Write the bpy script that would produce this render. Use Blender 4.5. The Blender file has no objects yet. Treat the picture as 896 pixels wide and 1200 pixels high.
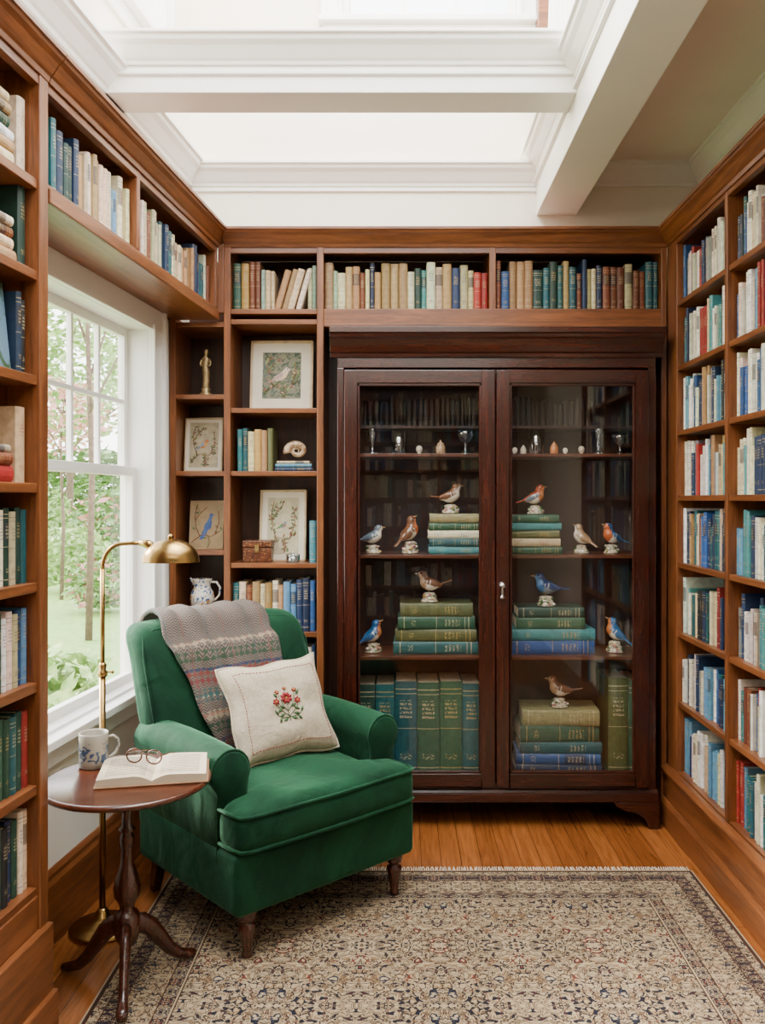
import bpy, bmesh, math, random
from mathutils import Vector, Matrix
random.seed(11)
SC=bpy.context.scene
COL=SC.collection
pi=math.pi
def V(*a): return Vector(a)
def T(x,y,z): return Matrix.Translation((x,y,z))
def RX(a): return Matrix.Rotation(math.radians(a),4,'X')
def RY(a): return Matrix.Rotation(math.radians(a),4,'Y')
def RZ(a): return Matrix.Rotation(math.radians(a),4,'Z')
def X(px,d): return (px-470)*d/1000
def Z(py,d): return 1.45-(py-585)*d/1000
# ---------------------------------------------------------------- materials
def new_mat(name):
    m=bpy.data.materials.new(name); m.use_nodes=True
    nt=m.node_tree
    return m,nt,nt.nodes['Principled BSDF']
def nd(nt,t,**k):
    n=nt.nodes.new(t)
    for a,b in k.items(): setattr(n,a,b)
    return n
def mth(nt,op,a,b=0.0,c=0.0):
    n=nt.nodes.new('ShaderNodeMath'); n.operation=op
    for i,v in enumerate((a,b,c)):
        if isinstance(v,(int,float)): n.inputs[i].default_value=v
        else: nt.links.new(v,n.inputs[i])
    return n.outputs[0]
def mixc(nt,f,a,b,mode='MIX'):
    n=nt.nodes.new('ShaderNodeMix'); n.data_type='RGBA'; n.blend_type=mode
    for s,v in ((n.inputs[0],f),(n.inputs[6],a),(n.inputs[7],b)):
        if isinstance(v,(int,float)): s.default_value=v
        elif isinstance(v,tuple): s.default_value=(v[0],v[1],v[2],1)
        else: nt.links.new(v,s)
    return n.outputs[2]
def coords(nt,kind='Object',scale=(1,1,1)):
    tc=nd(nt,'ShaderNodeTexCoord'); mp=nd(nt,'ShaderNodeMapping')
    mp.inputs['Scale'].default_value=scale
    nt.links.new(tc.outputs[kind],mp.inputs[0]); return mp.outputs[0]
def noise(nt,vec,scale,detail=3,dist=0,rough=.5):
    n=nd(nt,'ShaderNodeTexNoise'); nt.links.new(vec,n.inputs['Vector'])
    n.inputs['Scale'].default_value=scale; n.inputs['Detail'].default_value=detail
    n.inputs['Distortion'].default_value=dist; n.inputs['Roughness'].default_value=rough
    return n.outputs['Fac']
def bump(nt,b,h,strength=.2,dist=.01):
    n=nd(nt,'ShaderNodeBump'); n.inputs['Strength'].default_value=strength; n.inputs['Distance'].default_value=dist
    nt.links.new(h,n.inputs['Height']); nt.links.new(n.outputs[0],b.inputs['Normal'])
def contrast(nt,f,lo,hi):
    n=nd(nt,'ShaderNodeMapRange'); n.inputs[1].default_value=lo; n.inputs[2].default_value=hi
    nt.links.new(f,n.inputs[0]); return n.outputs[0]
def simple(name,c,rough=.5,metal=0,var=.1,scale=20,bmp=0,coat=0,sheen=0,spec=.5,lohi=(.3,.7),dk=None):
    m,nt,b=new_mat(name)
    v=coords(nt); f=contrast(nt,noise(nt,v,scale),*lohi)
    a=dk or tuple(x*(1-var) for x in c); d=tuple(min(1,x*(1+var)) for x in c)
    nt.links.new(mixc(nt,f,a,d),b.inputs['Base Color'])
    b.inputs['Roughness'].default_value=rough; b.inputs['Metallic'].default_value=metal
    b.inputs['Coat Weight'].default_value=coat; b.inputs['Sheen Weight'].default_value=sheen
    b.inputs['Specular IOR Level'].default_value=spec
    if bmp: bump(nt,b,noise(nt,v,scale*8),bmp,.003)
    return m
def wood(name,c1,c2,axis='Z',rough=.38,sc=1.0,coat=.15):
    m,nt,b=new_mat(name)
    s={'X':(1.2,16,16),'Y':(16,1.2,16),'Z':(16,16,1.2)}[axis]
    v=coords(nt,'Object',tuple(q*sc for q in s))
    f=noise(nt,v,2.4,6,.7,.6); g=noise(nt,v,16,3,.2)
    f2=contrast(nt,mth(nt,'ADD',mth(nt,'MULTIPLY',f,.72),mth(nt,'MULTIPLY',g,.28)),.34,.68)
    nt.links.new(mixc(nt,f2,c1,c2),b.inputs['Base Color'])
    b.inputs['Roughness'].default_value=rough; b.inputs['Coat Weight'].default_value=coat
    b.inputs['Coat Roughness'].default_value=.2
    bump(nt,b,f2,.06,.002)
    return m
OAK1=(.085,.024,.0065); OAK2=(.27,.088,.023)
wX=wood('walnut_x',OAK1,OAK2,'X'); wZ=wood('walnut_z',OAK1,OAK2,'Z')
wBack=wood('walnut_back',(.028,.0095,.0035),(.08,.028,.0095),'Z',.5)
mX=wood('mahogany_x',(.014,.0030,.0016),(.060,.0115,.0048),'X',.22,coat=.3)
mZ=wood('mahogany_z',(.014,.0030,.0016),(.060,.0115,.0048),'Z',.22,coat=.3)
mIn=wood('mahogany_inside',(.014,.0045,.0025),(.042,.013,.007),'Z',.5,coat=0)
tW=wood('table_mahogany',(.035,.008,.004),(.11,.028,.011),'X',.2,coat=.4)
tWz=wood('table_mahogany_z',(.028,.007,.004),(.08,.019,.008),'Z',.22,coat=.5)
white=simple('trim_white',(.85,.83,.775),.4,var=.02,scale=3)
wallm=simple('wall_cream',(.81,.75,.635),.8,var=.03,scale=4,bmp=.03)
ceilm=simple('ceiling_cream',(.88,.81,.69),.85,var=.03,scale=3,bmp=.03)
brass=simple('brass',(.38,.235,.08),.26,1,var=.2,scale=10)
brassd=simple('brass_aged',(.36,.24,.09),.35,1,var=.2,scale=30)
black=simple('black_gloss',(.01,.01,.01),.2)
def glassm(name,tint=(1,1,1),k=1.0):
    m=bpy.data.materials.new(name); m.use_nodes=True; nt=m.node_tree; nt.nodes.clear()
    o=nd(nt,'ShaderNodeOutputMaterial'); mx=nd(nt,'ShaderNodeMixShader'); t=nd(nt,'ShaderNodeBsdfTransparent'); g=nd(nt,'ShaderNodeBsdfGlossy')
    t.inputs[0].default_value=(*tint,1); g.inputs['Roughness'].default_value=.008
    lw=nd(nt,'ShaderNodeLayerWeight'); lw.inputs[0].default_value=.5
    f=mth(nt,'ADD',mth(nt,'MULTIPLY',mth(nt,'POWER',lw.outputs['Facing'],5.0),.95),.04)
    nt.links.new(mth(nt,'MINIMUM',mth(nt,'MULTIPLY',f,k),1.0),mx.inputs[0]); nt.links.new(t.outputs[0],mx.inputs[1]); nt.links.new(g.outputs[0],mx.inputs[2]); nt.links.new(mx.outputs[0],o.inputs[0])
    return m
pane=glassm('pane_glass',k=.65); cabglass=glassm('cabinet_glass',k=.85); crystal=glassm('crystal_glass',(.80,.86,.9),7)
def floor_mat():
    m,nt,b=new_mat('oak_floor')
    tc=nd(nt,'ShaderNodeTexCoord'); sp=nd(nt,'ShaderNodeSeparateXYZ'); nt.links.new(tc.outputs['Object'],sp.inputs[0])
    cb=nd(nt,'ShaderNodeCombineXYZ'); nt.links.new(sp.outputs[1],cb.inputs[0]); nt.links.new(sp.outputs[0],cb.inputs[1])
    br=nd(nt,'ShaderNodeTexBrick'); nt.links.new(cb.outputs[0],br.inputs['Vector'])
    br.inputs['Scale'].default_value=1; br.inputs['Brick Width'].default_value=1.1; br.inputs['Row Height'].default_value=.08
    br.inputs['Mortar Size'].default_value=.001; br.inputs['Color1'].default_value=(.37,.130,.034,1); br.inputs['Color2'].default_value=(.22,.070,.018,1)
    br.inputs['Mortar'].default_value=(.07,.022,.008,1); br.offset=.37
    v=coords(nt,'Object',(22,1.4,1)); f=contrast(nt,noise(nt,v,2,6,1.2,.65),.32,.72)
    d=mixc(nt,f,(.60,.54,.48),(1.2,1.16,1.06))
    nt.links.new(mixc(nt,1.0,br.outputs['Color'],d,'MULTIPLY'),b.inputs['Base Color'])
    b.inputs['Roughness'].default_value=.26; b.inputs['Coat Weight'].default_value=.25
    bump(nt,b,br.outputs['Fac'],-.08,.001)
    return m
def book_mat():
    m,nt,b=new_mat('book_cover')
    a=nd(nt,'ShaderNodeAttribute',attribute_name='col'); c=nd(nt,'ShaderNodeAttribute',attribute_name='acc'); s=nd(nt,'ShaderNodeAttribute',attribute_name='sty')
    uv=nd(nt,'ShaderNodeUVMap'); uv.uv_map='UVMap'
    sp=nd(nt,'ShaderNodeSeparateXYZ'); nt.links.new(uv.outputs[0],sp.inputs[0]); u,v=sp.outputs[0],sp.outputs[1]
    on=mth(nt,'LESS_THAN',u,1.5)
    def band(x,w): return mth(nt,'LESS_THAN',mth(nt,'ABSOLUTE',mth(nt,'SUBTRACT',v,x)),w)
    bands=mth(nt,'ADD',mth(nt,'ADD',band(.08,.006),band(.92,.006)),mth(nt,'ADD',band(.50,.004),band(.87,.004)))
    bands=mth(nt,'MULTIPLY',mth(nt,'MINIMUM',bands,1),mth(nt,'GREATER_THAN',s.outputs['Fac'],.35))
    cb=nd(nt,'ShaderNodeCombineXYZ'); nt.links.new(mth(nt,'MULTIPLY',u,1.8),cb.inputs[0]); nt.links.new(mth(nt,'ADD',mth(nt,'MULTIPLY',v,11),mth(nt,'MULTIPLY',s.outputs['Fac'],40)),cb.inputs[1])
    n=noise(nt,cb.outputs[0],5.5,1)
    def ub(w): return mth(nt,'LESS_THAN',mth(nt,'ABSOLUTE',mth(nt,'SUBTRACT',u,.5)),w)
    lines=mth(nt,'GREATER_THAN',mth(nt,'FRACT',mth(nt,'MULTIPLY',v,22)),.45)
    tm=mth(nt,'MULTIPLY',mth(nt,'MULTIPLY',lines,mth(nt,'GREATER_THAN',n,.48)),mth(nt,'MULTIPLY',band(.70,.10),ub(.28)))
    tm=mth(nt,'MAXIMUM',tm,mth(nt,'MULTIPLY',mth(nt,'GREATER_THAN',n,.55),mth(nt,'MULTIPLY',band(.2,.03),ub(.25))))
    tm=mth(nt,'MULTIPLY',tm,mth(nt,'GREATER_THAN',s.outputs['Fac'],.05))
    blk=mth(nt,'MULTIPLY',band(.70,.13),mth(nt,'GREATER_THAN',s.outputs['Fac'],.8))
    dark=mixc(nt,.7,a.outputs['Color'],(.02,.02,.03))
    base=mixc(nt,mth(nt,'MULTIPLY',blk,on),a.outputs['Color'],dark)
    msk=mth(nt,'MULTIPLY',mth(nt,'MULTIPLY',mth(nt,'MAXIMUM',bands,tm),on),.75)
    w=noise(nt,coords(nt,'Object',(1,1,1)),45,4)
    sh=mixc(nt,contrast(nt,w,.25,.75),(.68,.66,.62),(1.12,1.12,1.12))
    nt.links.new(mixc(nt,1.0,mixc(nt,msk,base,c.outputs['Color']),sh,'MULTIPLY'),b.inputs['Base Color']); b.inputs['Roughness'].default_value=.5
    return m
BOOKM=book_mat()
PAGEM=simple('book_pages',(.58,.49,.33),.9,var=.2,scale=80)
# ---------------------------------------------------------------- mesh builder
class MB:
    def __init__(s): s.v=[];s.f=[];s.m=[];s.s=[]
    def add(s,vs,fs,mat=0,M=None,smooth=False):
        o=len(s.v)
        for p in vs:
            p=Vector(p); s.v.append(M@p if M is not None else p)
        for i,f in enumerate(fs):
            s.f.append(tuple(k+o for k in f)); s.m.append(mat if isinstance(mat,int) else mat[i]); s.s.append(smooth)
        return s
    def box(s,x0,x1,y0,y1,z0,z1,mat=0,M=None):
        vs=[(x,y,z) for z in (z0,z1) for y in (y0,y1) for x in (x0,x1)]
        return s.add(vs,[(0,1,3,2),(4,6,7,5),(0,4,5,1),(2,3,7,6),(0,2,6,4),(1,5,7,3)],mat,M)
    def lathe(s,prof,n=24,mat=0,M=None,smooth=True,sx=1,sy=1):
        vs=[];fs=[]
        for r,z in prof:
            r=max(r,.0001)
            for i in range(n):
                a=2*pi*i/n; vs.append((r*math.cos(a)*sx,r*math.sin(a)*sy,z))
        for j in range(len(prof)-1):
            for i in range(n):
                k=(i+1)%n; fs.append((j*n+i,j*n+k,(j+1)*n+k,(j+1)*n+i))
        fs.append(tuple(range(n-1,-1,-1))); fs.append(tuple(range((len(prof)-1)*n,len(prof)*n)))
        return s.add(vs,fs,mat,M,smooth)
    def tube(s,path,rad,n=10,mat=0,M=None,side=None,smooth=True,closed=False):
        path=[Vector(p) for p in path]; L=len(path); vs=[];fs=[]
        prev=side
        for j,p in enumerate(path):
            if closed: t=(path[(j+1)%L]-path[j-1])
            else: t=path[min(j+1,L-1)]-path[max(j-1,0)]
            t.normalize()
            if prev is None:
                prev=V(0,0,1) if abs(t.z)<.9 else V(1,0,0)
            if side is not None: sd=Vector(side)
            else: sd=prev
            sd=(sd-t*sd.dot(t)).normalized(); prev=sd; up=t.cross(sd)
            r=rad[j] if isinstance(rad,list) else rad
            rw,rh=(r if isinstance(r,tuple) else (r,r))
            for i in range(n):
                a=2*pi*i/n; vs.append(p+sd*rw*math.cos(a)+up*rh*math.sin(a))
        for j in range(L if closed else L-1):
            j2=(j+1)%L
            for i in range(n):
                k=(i+1)%n; fs.append((j*n+i,j*n+k,j2*n+k,j2*n+i))
        if not closed:
            fs.append(tuple(range(n-1,-1,-1))); fs.append(tuple(range((L-1)*n,L*n)))
        return s.add(vs,fs,mat,M,smooth)
    def prism(s,prof,p0,p1,out,mat=0,M=None,smooth=False):
        p0=Vector(p0);p1=Vector(p1);out=Vector(out); n=len(prof)
        vs=[p+out*o+V(0,0,z) for p in (p0,p1) for o,z in prof]
        fs=[(i,(i+1)%n,n+(i+1)%n,n+i) for i in range(n)]+[tuple(range(n-1,-1,-1)),tuple(range(n,2*n))]
        return s.add(vs,fs,mat,M,smooth)
    def rbox(s,c,h,r,mat=0,M=None,fn=None,k=8):
        c=Vector(c); r=min(r,min(h)*.999)
        def vals(hh):
            e=[-hh,-hh+.12*r,-hh+.35*r,-hh+.65*r,-hh+r]
            inn=[(-hh+r)+(2*hh-2*r)*i/k for i in range(1,k)]
            return e+inn+[-q for q in reversed(e)]
        ax=[vals(q) for q in h]; vs=[];fs=[]
        for d in range(3):
            a,b=(d+1)%3,(d+2)%3
            for sg in (-1,1):
                o=len(vs)
                for i in ax[a]:
                    for j in ax[b]:
                        p=[0,0,0];p[d]=sg*h[d];p[a]=i;p[b]=j
                        q=[max(-(h[t]-r),min(h[t]-r,p[t])) for t in range(3)]
                        dd=Vector(p)-Vector(q); pt=Vector(q)+dd.normalized()*r
                        if fn: pt=Vector(fn(pt))
                        vs.append(pt+c)
                nb=len(ax[b])
                for i in range(len(ax[a])-1):
                    for j in range(nb-1):
                        fs.append((o+i*nb+j,o+i*nb+j+1,o+(i+1)*nb+j+1,o+(i+1)*nb+j))
        return s.add(vs,fs,mat,M,True)
    def ball(s,c,r,mat=0,M=None,n=12,sc=(1,1,1)):
        prof=[(r*math.sin(pi*i/n),-r*math.cos(pi*i/n)) for i in range(n+1)]
        MM=(M if M is not None else Matrix.Identity(4))@Matrix.Translation(c)@Matrix.Diagonal((*sc,1))
        return s.lathe(prof,n*2,mat,MM)
def mesh_of(name,mb,mats,merge=True):
    me=bpy.data.meshes.new(name); me.from_pydata([tuple(p) for p in mb.v],[],mb.f)
    for m in mats: me.materials.append(m)
    for p,m,s in zip(me.polygons,mb.m,mb.s): p.material_index=m; p.use_smooth=s
    bm=bmesh.new(); bm.from_mesh(me)
    if merge: bmesh.ops.remove_doubles(bm,verts=bm.verts,dist=.00002)
    bmesh.ops.recalc_face_normals(bm,faces=bm.faces); bm.to_mesh(me); bm.free()
    return me
def tag(o,label=None,cat=None,kind=None,group=None):
    if label: o['label']=label
    if cat: o['category']=cat
    if kind: o['kind']=kind
    if group: o['group']=group
def mk(name,mb,mats,parent=None,label=None,cat=None,kind=None,group=None,M=None,bevel=0,sub=0,merge=True):
    if not isinstance(mats,(list,tuple)): mats=[mats]
    o=bpy.data.objects.new(name,mesh_of(name,mb,mats,merge)); COL.objects.link(o)
    if parent: o.parent=parent
    if M is not None: o.matrix_local=M
    if bevel:
        b=o.modifiers.new('b','BEVEL'); b.width=bevel; b.segments=2; b.limit_method='ANGLE'
    if sub:
        b=o.modifiers.new('s','SUBSURF'); b.levels=sub; b.render_levels=sub
    tag(o,label,cat,kind,group); return o
def empty(name,M,label=None,cat=None,kind=None,group=None,parent=None):
    o=bpy.data.objects.new(name,None); COL.objects.link(o); o.empty_display_size=.1
    if parent: o.parent=parent
    o.matrix_local=M; tag(o,label,cat,kind,group); return o
# ---------------------------------------------------------------- frames of the three shelf walls (x along, y into wall)
TILT=math.degrees(math.atan(.09))
ML=T(-.828,3.85,0)@RZ(90-TILT)
MBk=T(0,3.85,0)
MR=T(1.20,3.85,0)@RZ(-90)
MS=T(0,-1.15,0)@RZ(180)
WW=.222
# ---------------------------------------------------------------- shell
def wall_holes(mb,x0,x1,y0,y1,z0,z1,holes,mat=0):
    xs=sorted(set([x0,x1]+[h[0] for h in holes]+[h[1] for h in holes]))
    for a,b in zip(xs[:-1],xs[1:]):
        hs=sorted([(h[2],h[3]) for h in holes if h[0]<=a+1e-6 and h[1]>=b-1e-6]); z=z0
        for p,q in hs:
            if p>z: mb.box(a,b,y0,y1,z,p,mat)
            z=q
        if z1>z: mb.box(a,b,y0,y1,z,z1,mat)
mk('floor',MB().box(-2.0,1.6,-1.4,4.3,-.1,0),floor_mat(),label='polished oak plank floor',kind='structure')
b=MB(); wall_holes(b,-1.17,2.7,4.15,4.27,0,5.2,[(-.30,.58,3.78,4.95)]); mk('wall_north',b,wallm,label='cream painted wall behind the bookcases',kind='structure')
b=MB(); wall_holes(b,-5.3,.30,WW,WW+.12,0,5.2,[(-1.25,-.25,.68,2.18),(-.95,-.12,3.42,4.9)]); mk('wall_west',b,wallm,label='cream painted wall with the garden window',kind='structure',M=ML)
mk('wall_east',MB().box(1.45,1.57,-1.4,4.15,0,3.2),wallm,label='cream painted wall behind the tall bookcase',kind='structure')
mk('wall_south',MB().box(-1.55,1.57,-1.52,-1.4,0,3.2),wallm,label='cream painted wall',kind='structure')
b=MB(); b.box(.85,1.57,-1.4,4.15,3.07,3.2); b.box(-1.6,.85,-1.4,.9,3.07,3.2); mk('ceiling',b,ceilm,label='low cream ceiling beside the light well',kind='structure')
crown=[(0,-.10),(.008,-.10),(.012,-.088),(.02,-.08),(.045,-.045),(.062,-.03),(.066,-.016),(.078,-.012),(.078,0),(0,0)]
def crn(s=1,z=0): return [(a*s,b_*s+z) for a,b_ in crown]
b=MB(); b.box(.656,.85,.9,4.15,2.83,3.2); b.prism(crn(1,3.12),(.656,.9,0),(.656,4.15,0),(-1,0,0)); b.prism([(0,2.98),(.015,2.985),(.015,3.0),(0,3.005)],(.656,.9,0),(.656,4.15,0),(-1,0,0))
b.prism(crn(.9,3.07),(.85,.9,0),(.85,4.15,0),(1,0,0))
mk('trim_1',b,white,label='white boxed ceiling beam running the length of the room',kind='structure',bevel=.003)
b=MB(); b.box(-1.2,.656,3.19,3.36,2.97,3.17); b.prism(crn(1,3.17),(-1.2,3.19,0),(.656,3.19,0),(0,-1,0)); b.prism(crn(1,3.17),(-1.2,3.36,0),(.656,3.36,0),(0,1,0))
b.prism([(0,3.03),(.012,3.035),(.012,3.05),(0,3.055)],(-1.2,3.19,0),(.656,3.19,0),(0,-1,0))
mk('trim_2',b,white,label='white moulded beam crossing the light well',kind='structure',bevel=.003)
b=MB(); b.prism(crn(1,3.07),(-1.07,4.15,0),(.656,4.15,0),(0,-1,0)); b.prism([(0,2.94),(.012,2.945),(.012,2.96),(0,2.965)],(-1.07,4.15,0),(.656,4.15,0),(0,-1,0)); b.prism(crn(1,3.07),(.85,4.15,0),(1.45,4.15,0),(0,-1,0))
mk('trim_3',b,white,label='white cornice along the end wall',kind='structure')
b=MB(); b.prism(crn(1.1,3.08),(-5,WW,0),(.28,WW,0),(0,-1,0)); b.prism([(0,2.93),(.012,2.935),(.012,2.95),(0,2.955)],(-5,WW,0),(.28,WW,0),(0,-1,0))
mk('trim_4',b,white,label='white cornice above the window wall',kind='structure',M=ML)
mk('trim_5',MB().prism(crn(1,3.07),(1.45,-1.4,0),(1.45,4.15,0),(-1,0,0)),white,label='white cornice above the tall bookcase',kind='structure')
rl=empty('trim_6',T(.70,3.6,3.2),'white gallery railing with turned balusters',kind='structure')
for i in range(11):
    mk('baluster',MB().lathe([(.014,0),(.014,.12),(.02,.15),(.012,.2),(.018,.4),(.011,.6),(.016,.7),(.014,.82)],10,0,T(0,-.52+i*.09,0)),white,rl)
mk('handrail',MB().box(-.035,.035,-.6,.46,.82,.87),wX,rl,bevel=.006)
mk('newel_post',MB().box(-.05,.05,.465,.54,0,.98),wX,rl,bevel=.006)
def window(name,M,x0,x1,z0,z1,zmid,cols,rows,y,label,case=.12,sill=True,split=True):
    e=empty(name,M,label,kind='structure')
    b=MB()
    for a,c in ((x0-case,x0+.012),(x1-.012,x1+case)):
        b.box(a,c,y-.022,y,z0,z1+case*.85); 
    b.box(x0-case,x1+case,y-.024,y,z1-.012,z1+case*.8)
    b.prism([(0,0),(.03,0),(.04,.012),(.04,.025),(0,.025)],(x0-case-.01,y,z1+case*.8),(x1+case+.01,y,z1+case*.8),(0,-1,0))
    b.box(x0-case-.008,x0-case+.018,y-.036,y,z0,z1+case*.8); b.box(x1+case-.018,x1+case+.008,y-.036,y,z0,z1+case*.8)
    b.box(x0-.004,x0+.012,y-.032,y,z0,z1+.01); b.box(x1-.012,x1+.004,y-.032,y,z0,z1+.01)
    mk('casing',b,white,e,bevel=.003)
    b=MB(); b.box(x0,x0+.012,y,y+.12,z0,z1); b.box(x1-.012,x1,y,y+.12,z0,z1); b.box(x0,x1,y,y+.12,z1-.012,z1); b.box(x0,x1,y,y+.12,z0,z0+.012)
    mk('jamb',b,white,e)
    if sill:
        b=MB(); b.box(x0-case-.02,x1+case+.02,y-.055,y+.02,z0-.028,z0+.002); b.box(x0-case,x1+case,y-.018,y,z0-.10,z0-.028); mk('sill',b,white,e,bevel=.004)
    x0+=.012;x1-=.012;z0+=.012;z1-=.012; st=.036
    def sash(yy,za,zb,c,r):
        b=MB(); b.box(x0,x0+st,yy,yy+.03,za,zb); b.box(x1-st,x1,yy,yy+.03,za,zb); b.box(x0+st,x1-st,yy,yy+.03,za,za+st); b.box(x0+st,x1-st,yy,yy+.03,zb-st,zb)
        for i in range(1,c):
            xx=x0+st+(x1-x0-2*st)*i/c; b.box(xx-.009,xx+.009,yy+.005,yy+.025,za+st,zb-st)
        for j in range(1,r):
            zz=za+st+(zb-za-2*st)*j/r; b.box(x0+st,x1-st,yy+.006,yy+.024,zz-.009,zz+.009)
        s=mk('sash',b,white,e,bevel=.002)
        mk('glass',MB().box(x0+st-.004,x1-st+.004,yy+.013,yy+.017,za+st-.004,zb-st+.004),pane,s)
    if split:
        sash(y+.085,zmid-.01,z1,cols,rows); sash(y+.05,z0,zmid+.025,1,1)
    else: sash(y+.06,z0,z1,cols,rows)
    return e
window('window_1',ML,-1.25,-.25,.68,2.18,1.56,4,2,WW,'white sash window looking onto the garden',case=.115)
window('window_2',T(0,0,0),-.30,.58,3.78,4.95,0,3,4,4.15,'white upper window in the light well',case=.08,split=False)
window('window_3',ML,-.95,-.12,3.42,4.9,0,3,4,WW,'white upper window in the light well',case=.08,split=False)
bp=[(0,0),(.02,0),(.02,.2),(.014,.215),(.014,.23),(.005,.245),(0,.245)]
mk('baseboard_west',MB().prism(bp,(-1.50,WW,0),(0,WW,0),(0,-1,0)),wX,label='stained wood baseboard below the window',kind='structure',M=ML)
# ---------------------------------------------------------------- bookcases
wcrown=[(0,2.585),(.006,2.585),(.010,2.60),(.016,2.606),(.034,2.632),(.046,2.642),(.05,2.650),(.056,2.652),(.056,2.665),(0,2.665)]
def shelfb(e,x0,x1,z,d,th=.022,y0=.004):
    return mk('shelf',MB().box(x0,x1,y0,d,z-th,z),wX,e,bevel=.002)
def up(e,*a): return mk('upright',MB().box(*a),wZ,e,bevel=.003)
e=empty('bookcase',MBk,'built-in walnut bookcase framing the glazed cabinet','bookcase')
D=.285
up(e,-1.045,-1.018,0,D,0,2.275); up(e,-.80,-.77,-.004,D,0,2.60); up(e,-.828,-.8005,0,.03,2.29,2.60); up(e,-.381,-.350,-.004,D,0,2.60)
up(e,.397,.427,-.002,D,2.30,2.60); up(e,1.172,1.197,-.002,D,0,2.60)
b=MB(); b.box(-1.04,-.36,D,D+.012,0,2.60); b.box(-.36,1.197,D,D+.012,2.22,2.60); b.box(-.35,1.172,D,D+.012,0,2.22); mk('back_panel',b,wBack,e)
b=MB(); b.box(-.80,1.197,0,.025,2.56,2.60); b.box(-.80,1.197,0,D,2.60,2.64); b.prism(wcrown,(-.80,0,0),(1.197,0,0),(0,-1,0)); mk('crown_moulding',b,wX,e,bevel=.0015)
b=MB(); b.box(-.35,1.172,-.004,D,2.225,2.309); b.box(-.35,1.172,-.012,0,2.225,2.24); mk('rail',b,wX,e,bevel=.003)
b=MB(); b.box(-1.018,-.35,.01,D,0,.12); mk('plinth',b,wX,e)
for z in (2.25,1.924,1.577,1.219,.94,.62,.34,.14): shelfb(e,-1.018,-.80,z,D)
for z in (2.309,2.262,1.862,1.577,1.161,.849,.56,.30,.14): shelfb(e,-.77,-.381,z,D)
e=empty('bookcase',MR,'tall built-in walnut bookcase filled with books','bookcase')
RS=[.265,.57,.872,1.174,1.466,1.748,2.03,2.31]
D=.235
ups=[(0,.13),(.685,.712),(1.34,1.367),(1.98,2.01)]
for i,(a,c) in enumerate(ups): up(e,a+.002,c,-.003 if i else 0,D,0,2.60)
mk('back_panel',MB().box(.1,2.01,D,D+.012,0,2.6),wBack,e)
b=MB(); b.box(.0,2.01,0,.025,2.565,2.60); b.box(0,2.01,0,D,2.60,2.64); b.prism(wcrown,(-.0,0,0),(2.01,0,0),(0,-1,0)); mk('crown_moulding',b,wX,e,bevel=.0015)
b=MB(); b.box(0.002,2.01,-.022,.02,0,.235); b.prism([(0,.235),(.034,.235),(.034,.248),(.02,.262),(0,.262)],(0.002,0,0),(2.01,0,0),(0,-1,0)); b.prism([(0,0),(.036,0),(.036,.10),(.026,.118),(0,.118)],(0.002,0,0),(2.01,0,0),(0,-1,0)); mk('plinth',b,wX,e,bevel=.002)
for (a,c),(a2,c2) in zip(ups[:-1],ups[1:]):
    for z in RS: shelfb(e,c,a2,z,D)
e=empty('wall_shelf',ML,'long walnut book shelf built over the window','shelf')
D=WW-.012; xe=-1.575
up(e,-.03,-.002,0,D,2.313,2.60); up(e,-.912,-.885,0,D,2.313,2.60)
b=MB(); b.box(xe+.05,-.002,0,D,2.26,2.312); b.box(xe+.05,-.002,-.008,.0,2.258,2.30); mk('shelf',b,wX,e,bevel=.003)
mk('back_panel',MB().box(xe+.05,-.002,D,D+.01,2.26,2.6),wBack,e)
b=MB(); b.box(xe+.05,-.002,0,.025,2.56,2.60); b.box(xe+.05,-.002,0,D,2.60,2.64); b.prism(wcrown,(xe+.05,0,0),(0.03,0,0),(0,-1,0)); mk('crown_moulding',b,wX,e,bevel=.0015)
e=empty('bookcase',ML,'tall built-in walnut bookcase beside the window','bookcase')
LS=[.413,.686,.96,1.227,1.493,1.78,2.06,2.305]
up(e,xe,xe+.045,-.004,D,0,2.60); up(e,xe-.75,xe-.72,0,D,0,2.60)
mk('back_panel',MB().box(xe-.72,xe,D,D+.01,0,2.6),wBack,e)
b=MB(); b.box(xe-.75,xe+.045,0,.025,2.56,2.60); b.box(xe-.75,xe+.045,0,D,2.60,2.64); b.prism(wcrown,(xe-.75,0,0),(xe+.045,0,0),(0,-1,0)); mk('crown_moulding',b,wX,e,bevel=.0015)
b=MB(); b.box(xe-.75,xe+.045,-.02,D,0,.30); b.box(xe-.75,xe+.045,-.035,0,0,.12); b.box(xe-.72,xe,0,.02,.3,.392); mk('plinth',b,wX,e,bevel=.004)
for z in LS: shelfb(e,xe-.72,xe,z,D,th=.026)
e=empty('bookcase',MS,'walnut bookcase on the wall facing the cabinet','bookcase')
for x in (-1.18,-.40,.38,1.16): up(e,x,x+.03,0,.24,0,2.6)
mk('back_panel',MB().box(-1.18,1.19,.238,.25,0,2.65),wBack,e); mk('crown_moulding',MB().prism(wcrown,(-1.18,0,0),(1.19,0,0),(0,-1,0)).box(-1.18,1.19,0,.24,2.60,2.64),wX,e)
for x in (-1.15,-.37,.41):
    for z in RS: shelfb(e,x,x+.75,z,.238)
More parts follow.
